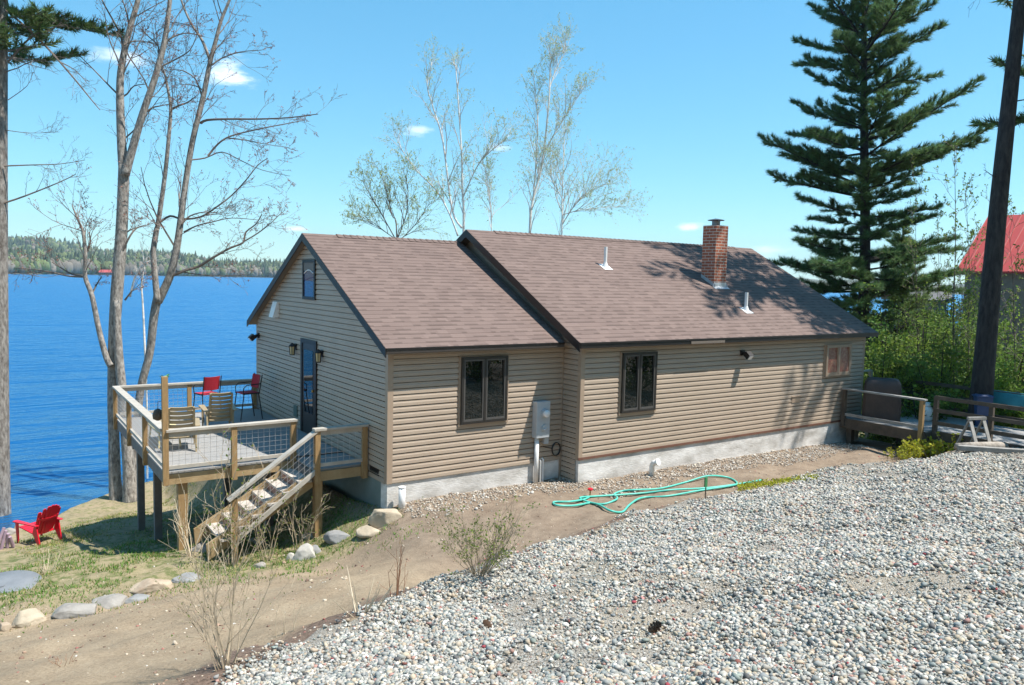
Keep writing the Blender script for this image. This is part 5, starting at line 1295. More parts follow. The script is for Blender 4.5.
fork_children(tw, bl, *A1, 16, (0.9, 2.6), 3, bud, 0.05, 1.0, (5, 4, 3)); fork_children(tw, bl, *A2, 14, (0.9, 2.4), 3, bud, 0.1, 1.0, (5, 4, 3))
tw.build('branches', MAT['twig'], mA); bl.build('buds', MAT['bud'], mA)

DM2 = 23.6
mB = thing('maple_tree', 'leaning bare maple forking into two trunks between the big maple and the gable', 'tree', tuple(to_ground(Vector(at_depth(134, 490, DM2)), 0)))
tr = MB(); tw = MB(); bl = Leaves()
stem([(136, 492), (132, 480), (140, 394), (149.5, 354), (154, 316), (158, 296)], [.18, .13, .115, .115, .125, .13], DM2, tr, 10, ground=True)
B1 = stem([(157.5, 302), (155, 276), (153.4, 252), (156.6, 230), (158, 224), (165, 175), (169, 135), (170.7, 109), (168, 90), (164.7, 74), (160, 62)], [.10, .09, .085, .08, .075, .065, .058, .05, .04, .03, .02], DM2-.2, tr, 8)
B2 = stem([(158, 302), (163, 292), (171, 273), (176.5, 249), (179.7, 228), (185.8, 182), (192.8, 140), (203, 98), (210, 63), (216, 40), (221, 21), (229.6, 0), (240, -25), (245, -60)], [.13, .125, .12, .11, .10, .09, .085, .08, .07, .06, .05, .04, .03, .02], DM2, tr, 9)
B3 = stem([(210, 60), (202, 40), (192, 25), (184, 8), (178, -10)], [.05, .042, .035, .03, .02], DM2, tr, 6)
tr.build('trunk', MAT['bark_maple'], mB, True)
for px, r in (([(174, 275), (186, 270), (198, 266.6), (214, 257), (230, 248), (243, 242.5), (246, 232), (256, 224), (262, 214)], .05), ([(243, 242), (258, 233), (272, 222), (282, 212)], .025),
              ([(182, 224), (190, 216), (205, 212), (222, 214)], .03), ([(160, 222), (170, 216), (182, 219), (200, 217), (215, 208), (232, 195), (246, 180), (258, 165), (268, 158)], .04), ([(201, 123), (207, 120), (228, 119), (259, 119), (290, 117.5), (318, 114)], .045),
              ([(208, 156), (218, 144), (231, 136), (259, 129), (285, 124), (305, 120)], .035), ([(227, 138), (245, 140), (265, 144), (290, 148)], .022), ([(190, 160), (205, 158), (222, 152), (240, 160), (262, 170), (290, 176)], .025),
              ([(212, 65), (222, 58), (240, 52), (262, 50)], .03), ([(203, 100), (196, 80), (186, 72), (180, 70)], .03), ([(170, 110), (178, 106), (188, 102), (196, 96)], .04), ([(165, 75), (158, 66), (150, 60)], .025),
              ([(184, 232), (196, 226), (212, 222), (232, 218), (258, 220)], .028), ([(205, 92), (196, 86), (182, 84)], .025), ([(172, 270), (195, 274), (220, 276), (250, 274)], .022)):
    pts = catmull(limb3(px, DM2, 0.2), 3); m = len(pts); rr = list(np.linspace(r, r*0.3, m)); tw.tube(pts, rr, 5, cap=False)
    fork_children(tw, bl, pts, rr, 9, (0.5, 1.7), 3, bud, 0.25, 1.0, (4, 3, 3))
fork_children(tw, bl, *B2, 18, (0.9, 2.8), 3, bud, 0.2, 1.0, (5, 4, 3)); fork_children(tw, bl, *B1, 9, (0.7, 1.8), 3, bud, 0.25, 1.0, (4, 3, 3)); fork_children(tw, bl, *B3, 6, (0.7, 1.8), 3, bud, 0.2, 1.0, (4, 3, 3))
tw.build('branches', MAT['twig'], mB); bl.build('buds', MAT['bud'], mB)
DM3 = 25.0
mC = thing('birch_sapling', 'thin crooked white birch between the two maples', 'tree', tuple(to_ground(Vector(at_depth(147, 482, DM3)), 0)))
tr = MB(); tw = MB(); bl = Leaves()
C1 = stem([(147, 482), (147, 420), (146, 380), (144, 330), (142.5, 300), (141.5, 285), (144, 266), (142, 250)], [.04, .036, .034, .034, .03, .027, .02, .012], DM3, tr, 7, ground=True)
C2 = stem([(130, 297), (134, 280), (140, 268), (147, 262), (158, 260)], [.034, .03, .025, .018, .01], DM3, tr, 6)
tr.build('trunk', MAT['bark_birch'], mC, True); fork_children(tw, bl, *C1, 8, (0.4, 1.1), 2, None, 0.6, 1.0); fork_children(tw, bl, *C2, 6, (0.5, 1.3), 2, None, 0.3, 1.0)
tw.build('branches', MAT['bark_birch_d'], mC)

# ---- pines
class Needles:
    def __init__(s): s.p = []; s.d = []; s.k = []
    def tuft(s, p, d, k=1.0): s.p.append(tuple(p)); s.d.append(tuple(d)); s.k.append(k)
    def build(s, name, parent, n=9, L=0.2, wd=0.03, m=None):
        P = np.array(s.p); d = np.array(s.d); K = np.array(s.k); q = len(P)
        d = d/np.linalg.norm(d, axis=1)[:, None]
        P = np.repeat(P, n, 0); d0 = np.repeat(d, n, 0); K = np.repeat(K, n)
        r_ = RS.normal(size=P.shape); dn = d0+0.8*r_/np.linalg.norm(r_, axis=1)[:, None]+np.array([0, 0, 0.12]); dn /= np.linalg.norm(dn, axis=1)[:, None]
        sd_ = np.cross(dn, RS.normal(size=P.shape)); sd_ /= np.linalg.norm(sd_, axis=1)[:, None]
        P = P+d0*RS.uniform(-0.12, 0.05, (len(P), 1))
        ln = (L*RS.uniform(0.7, 1.2, len(P)))[:, None]
        V = np.stack([P-sd_*wd/2, P+sd_*wd/2, P+dn*ln], 1)
        t = np.repeat(np.clip(RS.normal(1, 0.22, q), 0.5, 1.7), n)[:, None]*K[:, None]*np.array([[1, 1, 1]])*(1+RS.normal(0, 0.12, (len(P), 3)))
        return link_mesh(name, V.reshape(-1, 3), np.arange(3*len(P)).reshape(-1, 3), m or MAT['needle'], parent, False, colors=np.repeat(np.clip(t, 0.2, 2.5), 3, 0))
def pine_branch(bm, nd, p, d, L, r, dens=1.0, kt=1.0, up=0.03):
    n = 7; pts = [Vector(p)]; d = Vector(d).normalized()
    for i in range(n):
        d = (d+rv()*0.05+Vector((0, 0, up*(0.3+i/n*1.2)))).normalized(); pts.append(pts[-1]+d*(L/n))
    rr = [max(0.008, r*(1-0.85*i/n)) for i in range(n+1)]; bm.tube(pts, rr, 4, cap=False)
    nt_ = max(5, int(L*8.5*dens))
    for k in range(nt_):
        t = 0.18+0.82*(k+rnd.random())/nt_; i = min(int(t*n), n-1); q = pts[i].lerp(pts[i+1], t*n-i); dd = (pts[i+1]-pts[i]).normalized()
        sd_ = dd.cross(Vector((0, 0, 1))).normalized()*(1 if k % 2 else -1)
        a = rnd.uniform(0.5, 1.1); ndir = (dd*math.cos(a)+sd_*math.sin(a)+Vector((0, 0, rnd.uniform(-0.15, 0.5)))).normalized()
        l = (0.16+0.32*L*(1-t)**0.8*rnd.uniform(0.6, 1.1))*min(1, 0.35+1.2*t if t < 0.5 else 1)
        l = min(l, 1.3)
        e = q+ndir*l; bm.tube([q, q.lerp(e, 0.5)+Vector((0, 0, 0.02)), e], [max(.006, rr[i]*.4), .006, .004], 3, cap=False)
        m = max(2, int(l/0.105))
        for j in range(m):
            f = 0.3+0.7*(j+rnd.random())/m; nd.tuft(q+ndir*l*f, ndir+rv()*0.25+Vector((0, 0, .15)), kt)
        nd.tuft(e, ndir, kt*1.1)
    nd.tuft(pts[-1], d, kt*1.1)
def pine(name_label, cat_loc, path, rad, z0, z1, Lfun, spacing, nb, dens, elev, bark_m, group=None, name='pine_tree', nn=9, nl=0.2, nw=0.03, dead=None, mask=None, ndm=None):
    t = thing(name, name_label, 'tree', cat_loc, group)
    tr = MB(); bm = MB(); nd = Needles()
    path = catmull([Vector(p) for p in path], 5); m = len(path); tr.tube(path, list(np.linspace(rad[0], rad[1], m)), 12)
    def at_z(z):
        for i in range(m-1):
            if path[i].z <= z <= path[i+1].z: return path[i].lerp(path[i+1], (z-path[i].z)/(path[i+1].z-path[i].z+1e-6))
        return path[-1]
    z = z0; a0 = rnd.uniform(0, 6.28)
    while z < z1:
        f = (z-z0)/(z1-z0); k_ = nb if f < 0.85 else max(3, nb-2)
        for k in range(k_):
            a = a0+6.283*k/k_+rnd.uniform(-0.3, 0.3); L = Lfun(f, a)*rnd.uniform(0.5, 1.12)
            if L < 0.15: continue
            e = elev[0]+(elev[1]-elev[0])*f+rnd.uniform(-0.2, 0.2)
            if mask and not mask(z, a, L): continue
            pine_branch(bm, nd, at_z(min(z+rnd.uniform(-.3, .3), z1)), (math.cos(a)*math.cos(e), math.sin(a)*math.cos(e), math.sin(e)), L, 0.012+0.012*L, dens, 1.0)
        a0 += 0.9; z += spacing*rnd.uniform(0.75, 1.2)*(1-0.35*f)
    nd.tuft(path[-1], (0, 0, 1), 1)
    if dead:
        for (z, a, L, e) in dead:
            q = at_z(z); grow(bm, None, q, (math.cos(a)*math.cos(e), math.sin(a)*math.cos(e), math.sin(e)), L, 0.02, 1, 3, (5, 4, 3), 0.12, -0.02)
    tr.build('trunk', bark_m, t, True); bm.build('branches', bark_m, t); nd.build('needles', t, nn, nl, nw, ndm)
    print(name_label[:30], 'tufts', len(nd.p)); return t
# tall white pine behind the right end of the house
p0 = Vector(at_depth(866, 335, 30)); b0 = to_ground(p0)
pt = [b0, Vector(at_depth(865, 250, 30)), Vector(at_depth(864, 120, 30)), Vector(at_depth(864, 0, 30)), Vector(at_depth(864, -150, 30))]
zt = pt[-1].z
def Lp(f, a):
    base = np.interp(f, [0, 0.12, 0.28, 0.45, 0.6, 0.75, 0.9, 1.0], [2.0, 3.0, 4.2, 3.8, 3.2, 2.4, 1.4, 0.3])
    lump = 0.72+0.28*math.sin(f*31+1)+0.15*math.sin(a*2+f*9)
    return base*lump*1.1
pine('tall dark white pine behind the right end of the house', tuple(to_ground(p0, 0)), pt, (0.26, 0.03), b0.z+1.5, zt, Lp, 0.55, 6, 1.0, (-0.16, 0.6), MAT['bark_dark'], nn=22, nl=0.23, nw=0.02)
# a smaller, lighter pine beside it
p0 = Vector(at_depth(902, 335, 34)); b0 = to_ground(p0)
def Ly(f, a): return np.interp(f, [0, 0.2, 0.6, 1], [2.2, 2.6, 1.7, 0.2])*(0.75+0.3*math.sin(a*2+f*13))
pine('young light green pine to the right of the tall dark pine', tuple(to_ground(p0, 0)), [b0, b0+Vector((0, 0, 3)), Vector(at_depth(903, 228, 34))], (0.14, 0.03), b0.z+1.2, float(at_depth(903, 228, 34)[2]), Ly, 0.5, 6, 0.9, (-0.1, 0.6), MAT['bark_dark'], nn=16, nl=0.24, nw=0.026, ndm=leaf_mat('light_pine_needles', (0.15, 0.21, 0.07), 0.4))
# leaning pine trunk at the right edge; its crown is above the frame and shades the roof
DL = 19.0
q0 = Vector(at_depth(978, 420, DL)); pl = [to_ground(q0), Vector(at_depth(982, 389, DL)), Vector(at_depth(999, 199, DL)), Vector(at_depth(1020, 0, DL)), Vector(at_depth(1032, -130, DL)), Vector(at_depth(1040, -330, DL))]
def Ll(f, a): return np.interp(f, [0, 0.2, 0.6, 1], [2.2, 3.6, 3.0, 0.4])*(0.8+0.3*math.sin(a*3+f*20))
pine('dark pine trunk leaning right in front of the red-roofed cottage', tuple(to_ground(q0, 0)), pl, (0.30, 0.05), 12.0, pl[-1].z, Ll, 0.75, 5, 0.68, (-0.15, 0.5), MAT['bark_dark'], nn=9, nl=0.24, nw=0.04,
     dead=[(11.0, math.radians(140), 1.2, 0.0), (9.0, math.radians(150), .5, 0.2), (6.3, math.radians(160), 0.6, .1), (8.2, math.radians(-40), 1.0, 0.1)])
q0 = Vector((18.2, -4.6, gz(18.2, -4.6)))
def Lr_(f, a): return np.interp(f, [0, 0.15, 0.6, 1], [2.6, 3.7, 2.8, 0.4])*(0.8+0.3*math.sin(a*3+f*17))
pine('bushy pine just outside the right edge, its bough tips reaching into the photo', tuple(q0), [q0-Vector((0, 0, .2)), q0+Vector((0.1, 0, 6)), q0+Vector((0.2, 0.1, 12)), q0+Vector((0.2, 0.2, 19))], (0.28, 0.04), 6.5, 18.6, Lr_, 0.62, 6, 0.95, (-0.12, 0.5), MAT['bark_dark'], nn=10, nl=0.23, nw=0.035)
# pine at the left edge
DP = 21.0
q0 = Vector(at_depth(-1, 508, DP)); pl = [to_ground(q0), Vector(at_depth(-1, 480, DP)), Vector(at_depth(-1, 330, DP)), Vector(at_depth(0, 150, DP)), Vector(at_depth(2, 0, DP)), Vector(at_depth(3, -200, DP)), Vector(at_depth(4, -330, DP))]
def Lq(f, a): return np.interp(f, [0, 0.1, 0.5, 1], [2.4, 2.9, 2.6, 0.4])*(0.85+0.25*math.sin(a*2+f*15))
ar = math.atan2(CR[1], CR[0])
pine('large grey-barked pine rising along the left edge with a green bough at the top', tuple(to_ground(q0, 0)), pl, (0.31, 0.06), 9.4, pl[-1].z, Lq, 0.6, 6, 1.0, (-0.02, 0.5), MAT['bark_pine'], nn=11, nl=0.24, nw=0.03,
     dead=[(8.8, ar-.5, 1.5, 0.1), (9.3, ar+.3, 1.4, -.1)], ndm=leaf_mat('sunny_pine_needles', (0.10, 0.15, 0.05), 0.3))
lp_ = bpy.data.objects[[o.name for o in bpy.data.objects if o.get('label', '').startswith('large grey-barked pine')][0]]
tw = MB(); bl = Leaves()
for px, r in (([(6, 10), (40, 40), (72, 76), (90, 98), (100, 110)], .035), ([(60, 62), (75, 70), (88, 84)], .018), ([(8, 62), (32, 36), (50, 30), (62, 22)], .03), ([(4, 166), (30, 165), (60, 164), (85, 160)], .022), ([(4, 203), (25, 196), (60, 182), (76, 174)], .028), ([(8, 100), (27, 86), (33, 72)], .012), ([(5, 130), (30, 133), (60, 132)], .012)):
    pts = catmull(limb3(px, DP-.15, .1), 3); rr = list(np.linspace(r, r*.3, len(pts))); tw.tube(pts, rr, 5, cap=False)
    fork_children(tw, bl, pts, rr, 7, (.3, 1.0), 3, None, .3, 1.0, (4, 3, 3), .004)
    tw.build('dead_limb', MAT['twig'], lp_); tw = MB()

# ---- birches behind the house
def traced(label, group, dep, stems, mkb, n_kids, Lr, leafm, leafsz, nleaf, name='birch_tree', kids=(6, 5, 4), tints=TG, rmin=0.006, twm=None, t0=0.15):
    p = Vector(at_depth(*stems[0][0][0], dep)); t = thing(name, label, 'tree', tuple(to_ground(p, 0)), group)
    tr = MB(); tw = MB(); lv = Leaves()
    for px, r in stems:
        base_ = Vector(at_depth(*px[0], dep)); jj = 0.0
        pts = limb3(px, dep, 0.15)
        if px is stems[0][0]: pts = [to_ground(p)]+pts
        pts = catmull(pts, 4); rr = list(np.linspace(r, r*0.22, len(pts))); tr.tube(pts, [q*.52 for q in rr], 7)
        n_ = n_kids if isinstance(n_kids, int) else n_kids[0]
        fork_children(tw, lv, pts, rr, n_, Lr, 3, (nleaf, leafsz, tints), t0, 1.0, kids, rmin, 0.45, None, (0.35, 0.9))
    tr.build('trunk', mkb, t, True); tw.build('branches', twm or MAT['bark_birch_d'], t); lv.build('leaves', leafm, t, 0.7)
    print(label[:25], len(lv.p), len(tw.f)); return t
traced('three-stemmed birch rising behind the roof joint', None, 33, [([(463.7, 235), (462.5, 190), (461.4, 148), (457, 84), (455.7, 66)], .13), ([(462, 228), (452, 209), (443, 142), (433, 107), (427, 84), (432, 62)], .10), ([(458, 236), (450, 215), (436, 190), (417, 171), (401, 148), (398, 136)], .08), ([(462, 200), (478, 165), (492, 150), (510, 135)], .06), ([(492, 240), (490, 200), (485, 170)], .05)],
       MAT['bark_birch'], 20, (0.8, 2.2), MAT['leaf_pale'], 0.046, 3, rmin=.003, kids=(7, 5, 4))
traced('tallest white birch, upright behind the middle of the main roof', None, 34, [([(529.6, 240), (533, 200), (542, 165), (549, 100), (550, 70), (552, 56)], .14), ([(531, 210), (534, 190), (537.6, 132), (536, 100), (534, 78)], .09), ([(545, 150), (560, 125), (575, 100), (584, 86)], .06), ([(549, 90), (556, 70), (566, 50), (564, 50)], .06)],
       MAT['bark_birch'], 20, (0.8, 2.1), MAT['leaf_pale'], 0.046, 3, rmin=.003, kids=(7, 5, 4))
traced('pale spreading young birch right of the tallest birch', None, 31, [([(561.7, 240), (562, 200), (563, 174), (564, 140), (566, 128)], .07), ([(562, 225), (575, 205), (592, 190), (612, 182)], .05), ([(562, 215), (580, 210), (600, 208), (622, 206)], .04), ([(563, 200), (552, 180), (545, 165)], .04)],
       MAT['bark_birch'], 20, (0.9, 2.4), MAT['leaf_pale'], 0.044, 3, rmin=.003, kids=(6, 5, 4))
traced('low bushy alder crown showing over the left roof ridge', None, 29, [([(397, 245), (392, 215), (386, 190), (380, 170)], .06), ([(396, 240), (382, 215), (370, 195), (362, 180)], .045), ([(397, 240), (406, 215), (408, 190), (404, 172)], .045), ([(398, 242), (415, 225), (428, 205)], .04), ([(394, 238), (376, 226), (360, 220)], .035)],
       MAT['twig'], 16, (0.7, 1.6), MAT['leaf_pale'], 0.042, 4, rmin=.003, kids=(6, 5, 4), name='alder_tree', twm=MAT['twig'])

# ---- right-hand thicket
def bush(u, dep, vtop, wm, label, n=2600, tints=TG, m=None, size=0.10, trunk=0.03, group='leafy shrubs beyond the right-hand deck', name='leafy_shrub', zlow=0.15, cat='shrub'):
    d = ray(u, 330); p = CAMP+dep*d; x, y = p[0], p[1]; z0 = gz(x, y)
    ztop = at_depth(u, vtop, dep)[2]; H = max(0.5, ztop-z0)
    t = thing(name, label, cat, (x, y, z0), group); tr = MB(); lv = Leaves()
    tips = []
    for k in range(9):
        a = rnd.uniform(0, 6.28); R_ = wm*rnd.uniform(0.2, 0.9); hh = H*rnd.uniform(0.55, 0.98)*(1-0.25*R_/wm)
        pts = catmull([Vector((x+rnd.uniform(-.1, .1), y+rnd.uniform(-.1, .1), z0-.1)), Vector((x+R_*.35*math.cos(a), y+R_*.35*math.sin(a), z0+hh*.5)), Vector((x+R_*math.cos(a), y+R_*math.sin(a), z0+hh))], 5)
        tr.tube(pts, list(np.linspace(trunk, .006, len(pts))), 5)
        for j in range(10):
            f = rnd.uniform(zlow, 1); i = min(int(f*(len(pts)-1)), len(pts)-2); q = pts[i]
            e = q+Vector((rnd.gauss(0, 1), rnd.gauss(0, 1), rnd.uniform(-.1, .6)))*wm*0.3; tr.tube([q, e], [.008, .004], 3, cap=False); tips.append((q, e))
    per = max(4, int(n*1.9)//len(tips))
    for q, e in tips:
        cl = rnd.uniform(0.6, 1.35); tn = rnd.choice(tints)
        for j in range(per):
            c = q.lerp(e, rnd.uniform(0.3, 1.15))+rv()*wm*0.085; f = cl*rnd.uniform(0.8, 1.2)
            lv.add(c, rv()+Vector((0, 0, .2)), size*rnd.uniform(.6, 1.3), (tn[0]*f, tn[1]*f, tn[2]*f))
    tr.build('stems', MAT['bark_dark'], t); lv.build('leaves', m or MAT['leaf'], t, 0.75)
    return t
bush(884, 22.5, 300, 1.3, 'rounded green shrub touching the right corner of the roof', 2600)
bush(912, 21.5, 332, 1.4, 'low dense shrub behind the propane tank', 2600)
bush(945, 20.8, 312, 1.3, 'yellow-green shrub left of the leaning pine trunk', 2400, [(1.5, 1.3, .8), (1.2, 1.1, .8), (1, 1, .9)])
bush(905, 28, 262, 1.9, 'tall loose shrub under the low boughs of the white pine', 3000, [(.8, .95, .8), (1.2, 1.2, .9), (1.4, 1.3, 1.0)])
bush(930, 30, 288, 1.7, 'soft green shrub in front of the grey shed', 1800)
bush(965, 27, 290, 1.5, 'leafy shrub below the left eave of the red roof', 2600, [(1.3, 1.25, .9), (.9, 1, .8)])
bush(1004, 21, 342, 1.3, 'bright shrub just right of the leaning pine trunk', 2400, [(1.5, 1.4, .9), (1.2, 1.2, .8)])
bush(1032, 24, 305, 1.5, 'tall shrub at the right edge below the red roof', 2400)
bush(870, 29, 322, 1.5, 'dark shrub half hidden by the right roof corner', 2200, [(.7, .85, .8), (1, 1, .9)])
bush(985, 30, 318, 1.6, 'pale shrub behind the leaning pine trunk', 2000, [(1.4, 1.35, 1.0), (1.1, 1.1, .9)])
bush(925, 19.6, 372, 0.9, 'small dark shrub behind the ramp railing', 1500, [(.8, .9, .8)])
bush(888, 24.5, 352, 1.2, 'mid-green shrub behind the covered grill', 1800)
bush(1015, 19.8, 385, 0.8, 'sunny small shrub at the end of the far ramp railing', 1200, [(1.6, 1.5, .9)])
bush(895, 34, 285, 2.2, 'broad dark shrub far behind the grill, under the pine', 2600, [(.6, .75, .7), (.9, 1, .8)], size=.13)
bush(940, 38, 290, 2.4, 'broad mid-green shrub just left of the cottage wall', 2600, [(1, 1, .8), (1.3, 1.2, .9)], size=.14)
bush(865, 36, 296, 2.2, 'shrub by the water seen past the right roof corner', 2400, [(.8, .95, .8)], size=.13)
bush(1010, 33, 322, 2.0, 'shrub against the front wall of the red-roofed cottage', 2400, [(1.2, 1.2, .9)], size=.12)
bush(918, 24, 345, 1.4, 'dappled shrub between the grill and the ramp', 2400, [(.7, .85, .7), (1.3, 1.25, .9)])
bush(960, 22.5, 350, 1.2, 'dark shrub left of the foot of the leaning pine', 2200, [(.6, .75, .6), (1.1, 1.1, .8)])
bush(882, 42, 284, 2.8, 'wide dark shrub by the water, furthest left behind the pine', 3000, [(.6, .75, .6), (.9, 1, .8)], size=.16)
bush(918, 43, 288, 3.0, 'wide shrub in front of the grey shed door', 2600, [(1.2, 1.2, .8), (.9, 1, .8)], size=.15)
bush(950, 41, 286, 2.6, 'wide shrub at the left corner of the red-roofed cottage', 2800, [(1, 1, .8), (.8, .9, .7)], size=.15)
for (u_, d_, t_, w_, lab) in ((890, 26, 262, 1.5, 'tall airy shrub against the pine trunk, left of the others'), (925, 25, 240, 1.5, 'tallest airy yellow-green shrub left of the red roof'), (948, 29, 248, 1.5, 'airy shrub just left of the red roof eave'), (912, 31, 250, 1.7, 'thin airy shrub under the right pine boughs'), (1018, 26, 285, 1.4, 'airy shrub before the cottage wall at the right edge'), (968, 24.5, 282, 1.2, 'airy shrub left of the leaning pine trunk')):
    bush(u_, d_, t_, w_, lab, 1100, [(1.5, 1.35, .9), (1.15, 1.15, .9), (.9, 1, .9)], size=.075, zlow=.3, trunk=.025, group='airy shrubs beyond the right-hand deck')
for (u, dep, top, lab, r) in ((953, 22, 150, 'slender sapling with a straight dark stem left of the red roof', .045), (968, 24, 196, 'thin sapling crossing the left end of the red roof', .035), (918, 27, 182, 'bare grey sapling under the long right bough of the pine', .035), (936, 29, 210, 'short twiggy sapling before the shed', .03), (1014, 22, 232, 'curved young sapling at the right edge before the red roof', .03), (990, 31, 205, 'sapling behind the leaning trunk', .03)):
    px = [(u+1, 395), (u, 330), (u+rnd.uniform(-3, 3), (330+top)/2), (u+rnd.uniform(-5, 5), top)]
    traced(lab, 'saplings beyond the right-hand deck', dep, [(px, r)], MAT['bark_dark'], 20, (0.6, 1.6), MAT['leaf'], 0.075, 2, name='sapling', kids=(4, 3, 3), twm=MAT['twig'], t0=0.3)
bush(975, 36, 238, 1.6, 'dark evergreen peeking past the left slope of the red roof', 2200, [(.45, .6, .5)], group=None, name='evergreen_tree', cat='tree')
# yellow-green plants
def ferny(u, v, wm, hm, n, label):
    q = gpt(u, v, 0); t = thing('goldenrod_clump', label, 'plant', tuple(q), 'yellow-green plants by the gravel'); lv = Leaves(); st = MB()
    for k in range(n):
        a = rnd.uniform(0, 6.28); R_ = wm*math.sqrt(rnd.random()); b_ = q+Vector((R_*math.cos(a), R_*math.sin(a)*.6, 0)); b_.z = gz(b_.x, b_.y)-.01
        tip = b_+Vector((rnd.gauss(0, .3)*hm+math.cos(a)*hm*.4, rnd.gauss(0, .3)*hm, hm*rnd.uniform(.6, 1.1))); st.tube([b_, b_.lerp(tip, .5)+Vector((0, 0, hm*.1)), tip], [.006, .004, .003], 3, cap=False)
        for j in range(14):
            c = b_.lerp(tip, rnd.uniform(.25, 1)); f = rnd.uniform(.6, 1.2); lv.add(c, rv()+Vector((0, 0, .3)), hm*rnd.uniform(.12, .25), (f, f*rnd.uniform(.9, 1.1), f))
    st.build('stems', MAT['twig_tan'], t); lv.build('leaves', MAT['yellowgreen'], t, .5)
ferny(934, 456, 0.85, 0.48, 130, 'larger yellow-green plant clump at the crest of the gravel, below the ramp')
ferny(903, 460, 0.45, 0.28, 60, 'small yellow-green clump left of the larger one below the ramp')
ferny(975, 447, 0.25, 0.3, 18, 'yellow-green sprig beside the log')
lv = Leaves()
for k in range(1500):
    f = rnd.random(); u = 738+80*f; v = 489-11*f+rnd.gauss(0, 1.6)
    p_, _ = hit(u, v); 
    lv.add((p_[0], p_[1], p_[2]+rnd.uniform(0, .07)*(1-.6*f)), rv()+Vector((0, 0, .7)), rnd.uniform(.025, .05), (rnd.uniform(.6, 1.1),)*3)
tag(lv.build('ground_cover', MAT['yellowgreen'], None, .7), 'strip of yellow-green creeping plants along the gravel edge', 'ground cover', kind='stuff')

# ---- bare shrubs in the yard
def twiggy(u, v, n, Lr, spread, m, label, r=0.006, mx=2, bud=None, leafm=None, kids=(4, 3), rm=0.002, group='bare shrubs in the yard', base=0.08, name='bare_shrub', wob=0.1, lean=(0, 0)):
    q = gpt(u, v, -0.02); t = thing(name, label, 'shrub', tuple(q), group); tw = MB(); lv = Leaves()
    for k in range(n):
        a = rnd.uniform(0, 6.28); s_ = spread*math.sqrt(rnd.random())
        d = Vector((math.cos(a)*s_+lean[0], math.sin(a)*s_+lean[1], 1)); b_ = q+Vector((math.cos(a)*base, math.sin(a)*base, 0))*rnd.random()
        grow(tw, lv, b_, d, rnd.uniform(*Lr), r*rnd.uniform(.7, 1.2), 3-mx if False else 1, 1+mx, (kids[0], kids[0], kids[1]), wob, 0.04, (0.3, 0.8), (0.35, 0.6), rm, bud, 0.3)
    tw.build('stems', m, t)
    if lv.p: lv.build('leaves', leafm or MAT['leaf'], t, .6)
    return t
LT = [(1.2, 1.1, .7), (.9, .9, .7), (1.6, 1.2, 1.0)]
twiggy(226, 668, 17, (0.55, 1.0), 0.5, MAT['twig_tan'], 'large bare shrub at the gravel edge in the left foreground', .006, 2, (1, .016, LT), kids=(4, 2), rm=.0018)
twiggy(478, 576, 30, (0.45, 0.85), 1.05, MAT['twig_tan'], 'rounded shrub with small green leaves in the middle of the bank', .006, 2, (2, .026, LT), kids=(5, 3), rm=.0022)
twiggy(362, 613, 11, (0.28, 0.46), 1.0, MAT['twig_pale'], 'pale cut-back stems fanning out at the gravel edge', .008, 0, None, rm=.003, wob=.06, base=.12)
twiggy(396, 598, 7, (0.35, 0.62), 0.22, MAT['twig_red'], 'reddish upright stems right of the pale cut-back stems', .006, 1, None, kids=(2, 2), rm=.0025, wob=.05)
twiggy(285, 634, 6, (0.2, 0.34), 0.25, MAT['twig_pale'], 'small pale stems behind the large foreground shrub', .005, 0, None, rm=.0025)
twiggy(192, 556, 10, (0.6, 1.15), 0.5, MAT['twig_pale'], 'pinkish bare shrub in front of the left deck leg', .010, 1, None, kids=(3, 2), rm=.004)
twiggy(232, 566, 12, (0.7, 1.9), 0.3, MAT['twig_tan'], 'tall thin shrub rising before the stairs with a few new leaves', .010, 2, (1, .05, LT), kids=(4, 3), rm=.004)
twiggy(300, 552, 9, (0.5, 1.0), 0.5, MAT['twig_tan'], 'scraggly shrub under the stair stringer', .008, 2, (1, .04, LT), kids=(3, 3), rm=.004, lean=(.25, 0))
twiggy(268, 560, 8, (0.4, 0.8), 0.5, MAT['twig_tan'], 'short brushy shrub at the bottom of the stairs', .008, 2, (1, .04, LT), kids=(3, 3), rm=.004)
twiggy(905, 447, 24, (0.3, 0.75), 0.6, MAT['twig_tan'], 'brown twiggy shrub under the right-hand deck edge', .008, 2, None, kids=(4, 3), rm=.004)
twiggy(1000, 432, 10, (0.7, 1.5), 0.6, MAT['twig_pale'], 'pale bare shrub beside the sawhorse', .012, 2, None, kids=(3, 3), rm=.005)
twiggy(48, 573, 16, (0.2, 0.4), 0.6, MAT['twig_pale'], 'dry straw-coloured tuft on the lawn behind the grey cover', .006, 0, None, rm=.003)
twiggy(62, 663, 14, (0.05, 0.12), 0.9, MAT['twig_red'], 'small reddish dead tuft on the soil in the lower left', .004, 0, None, rm=.002)

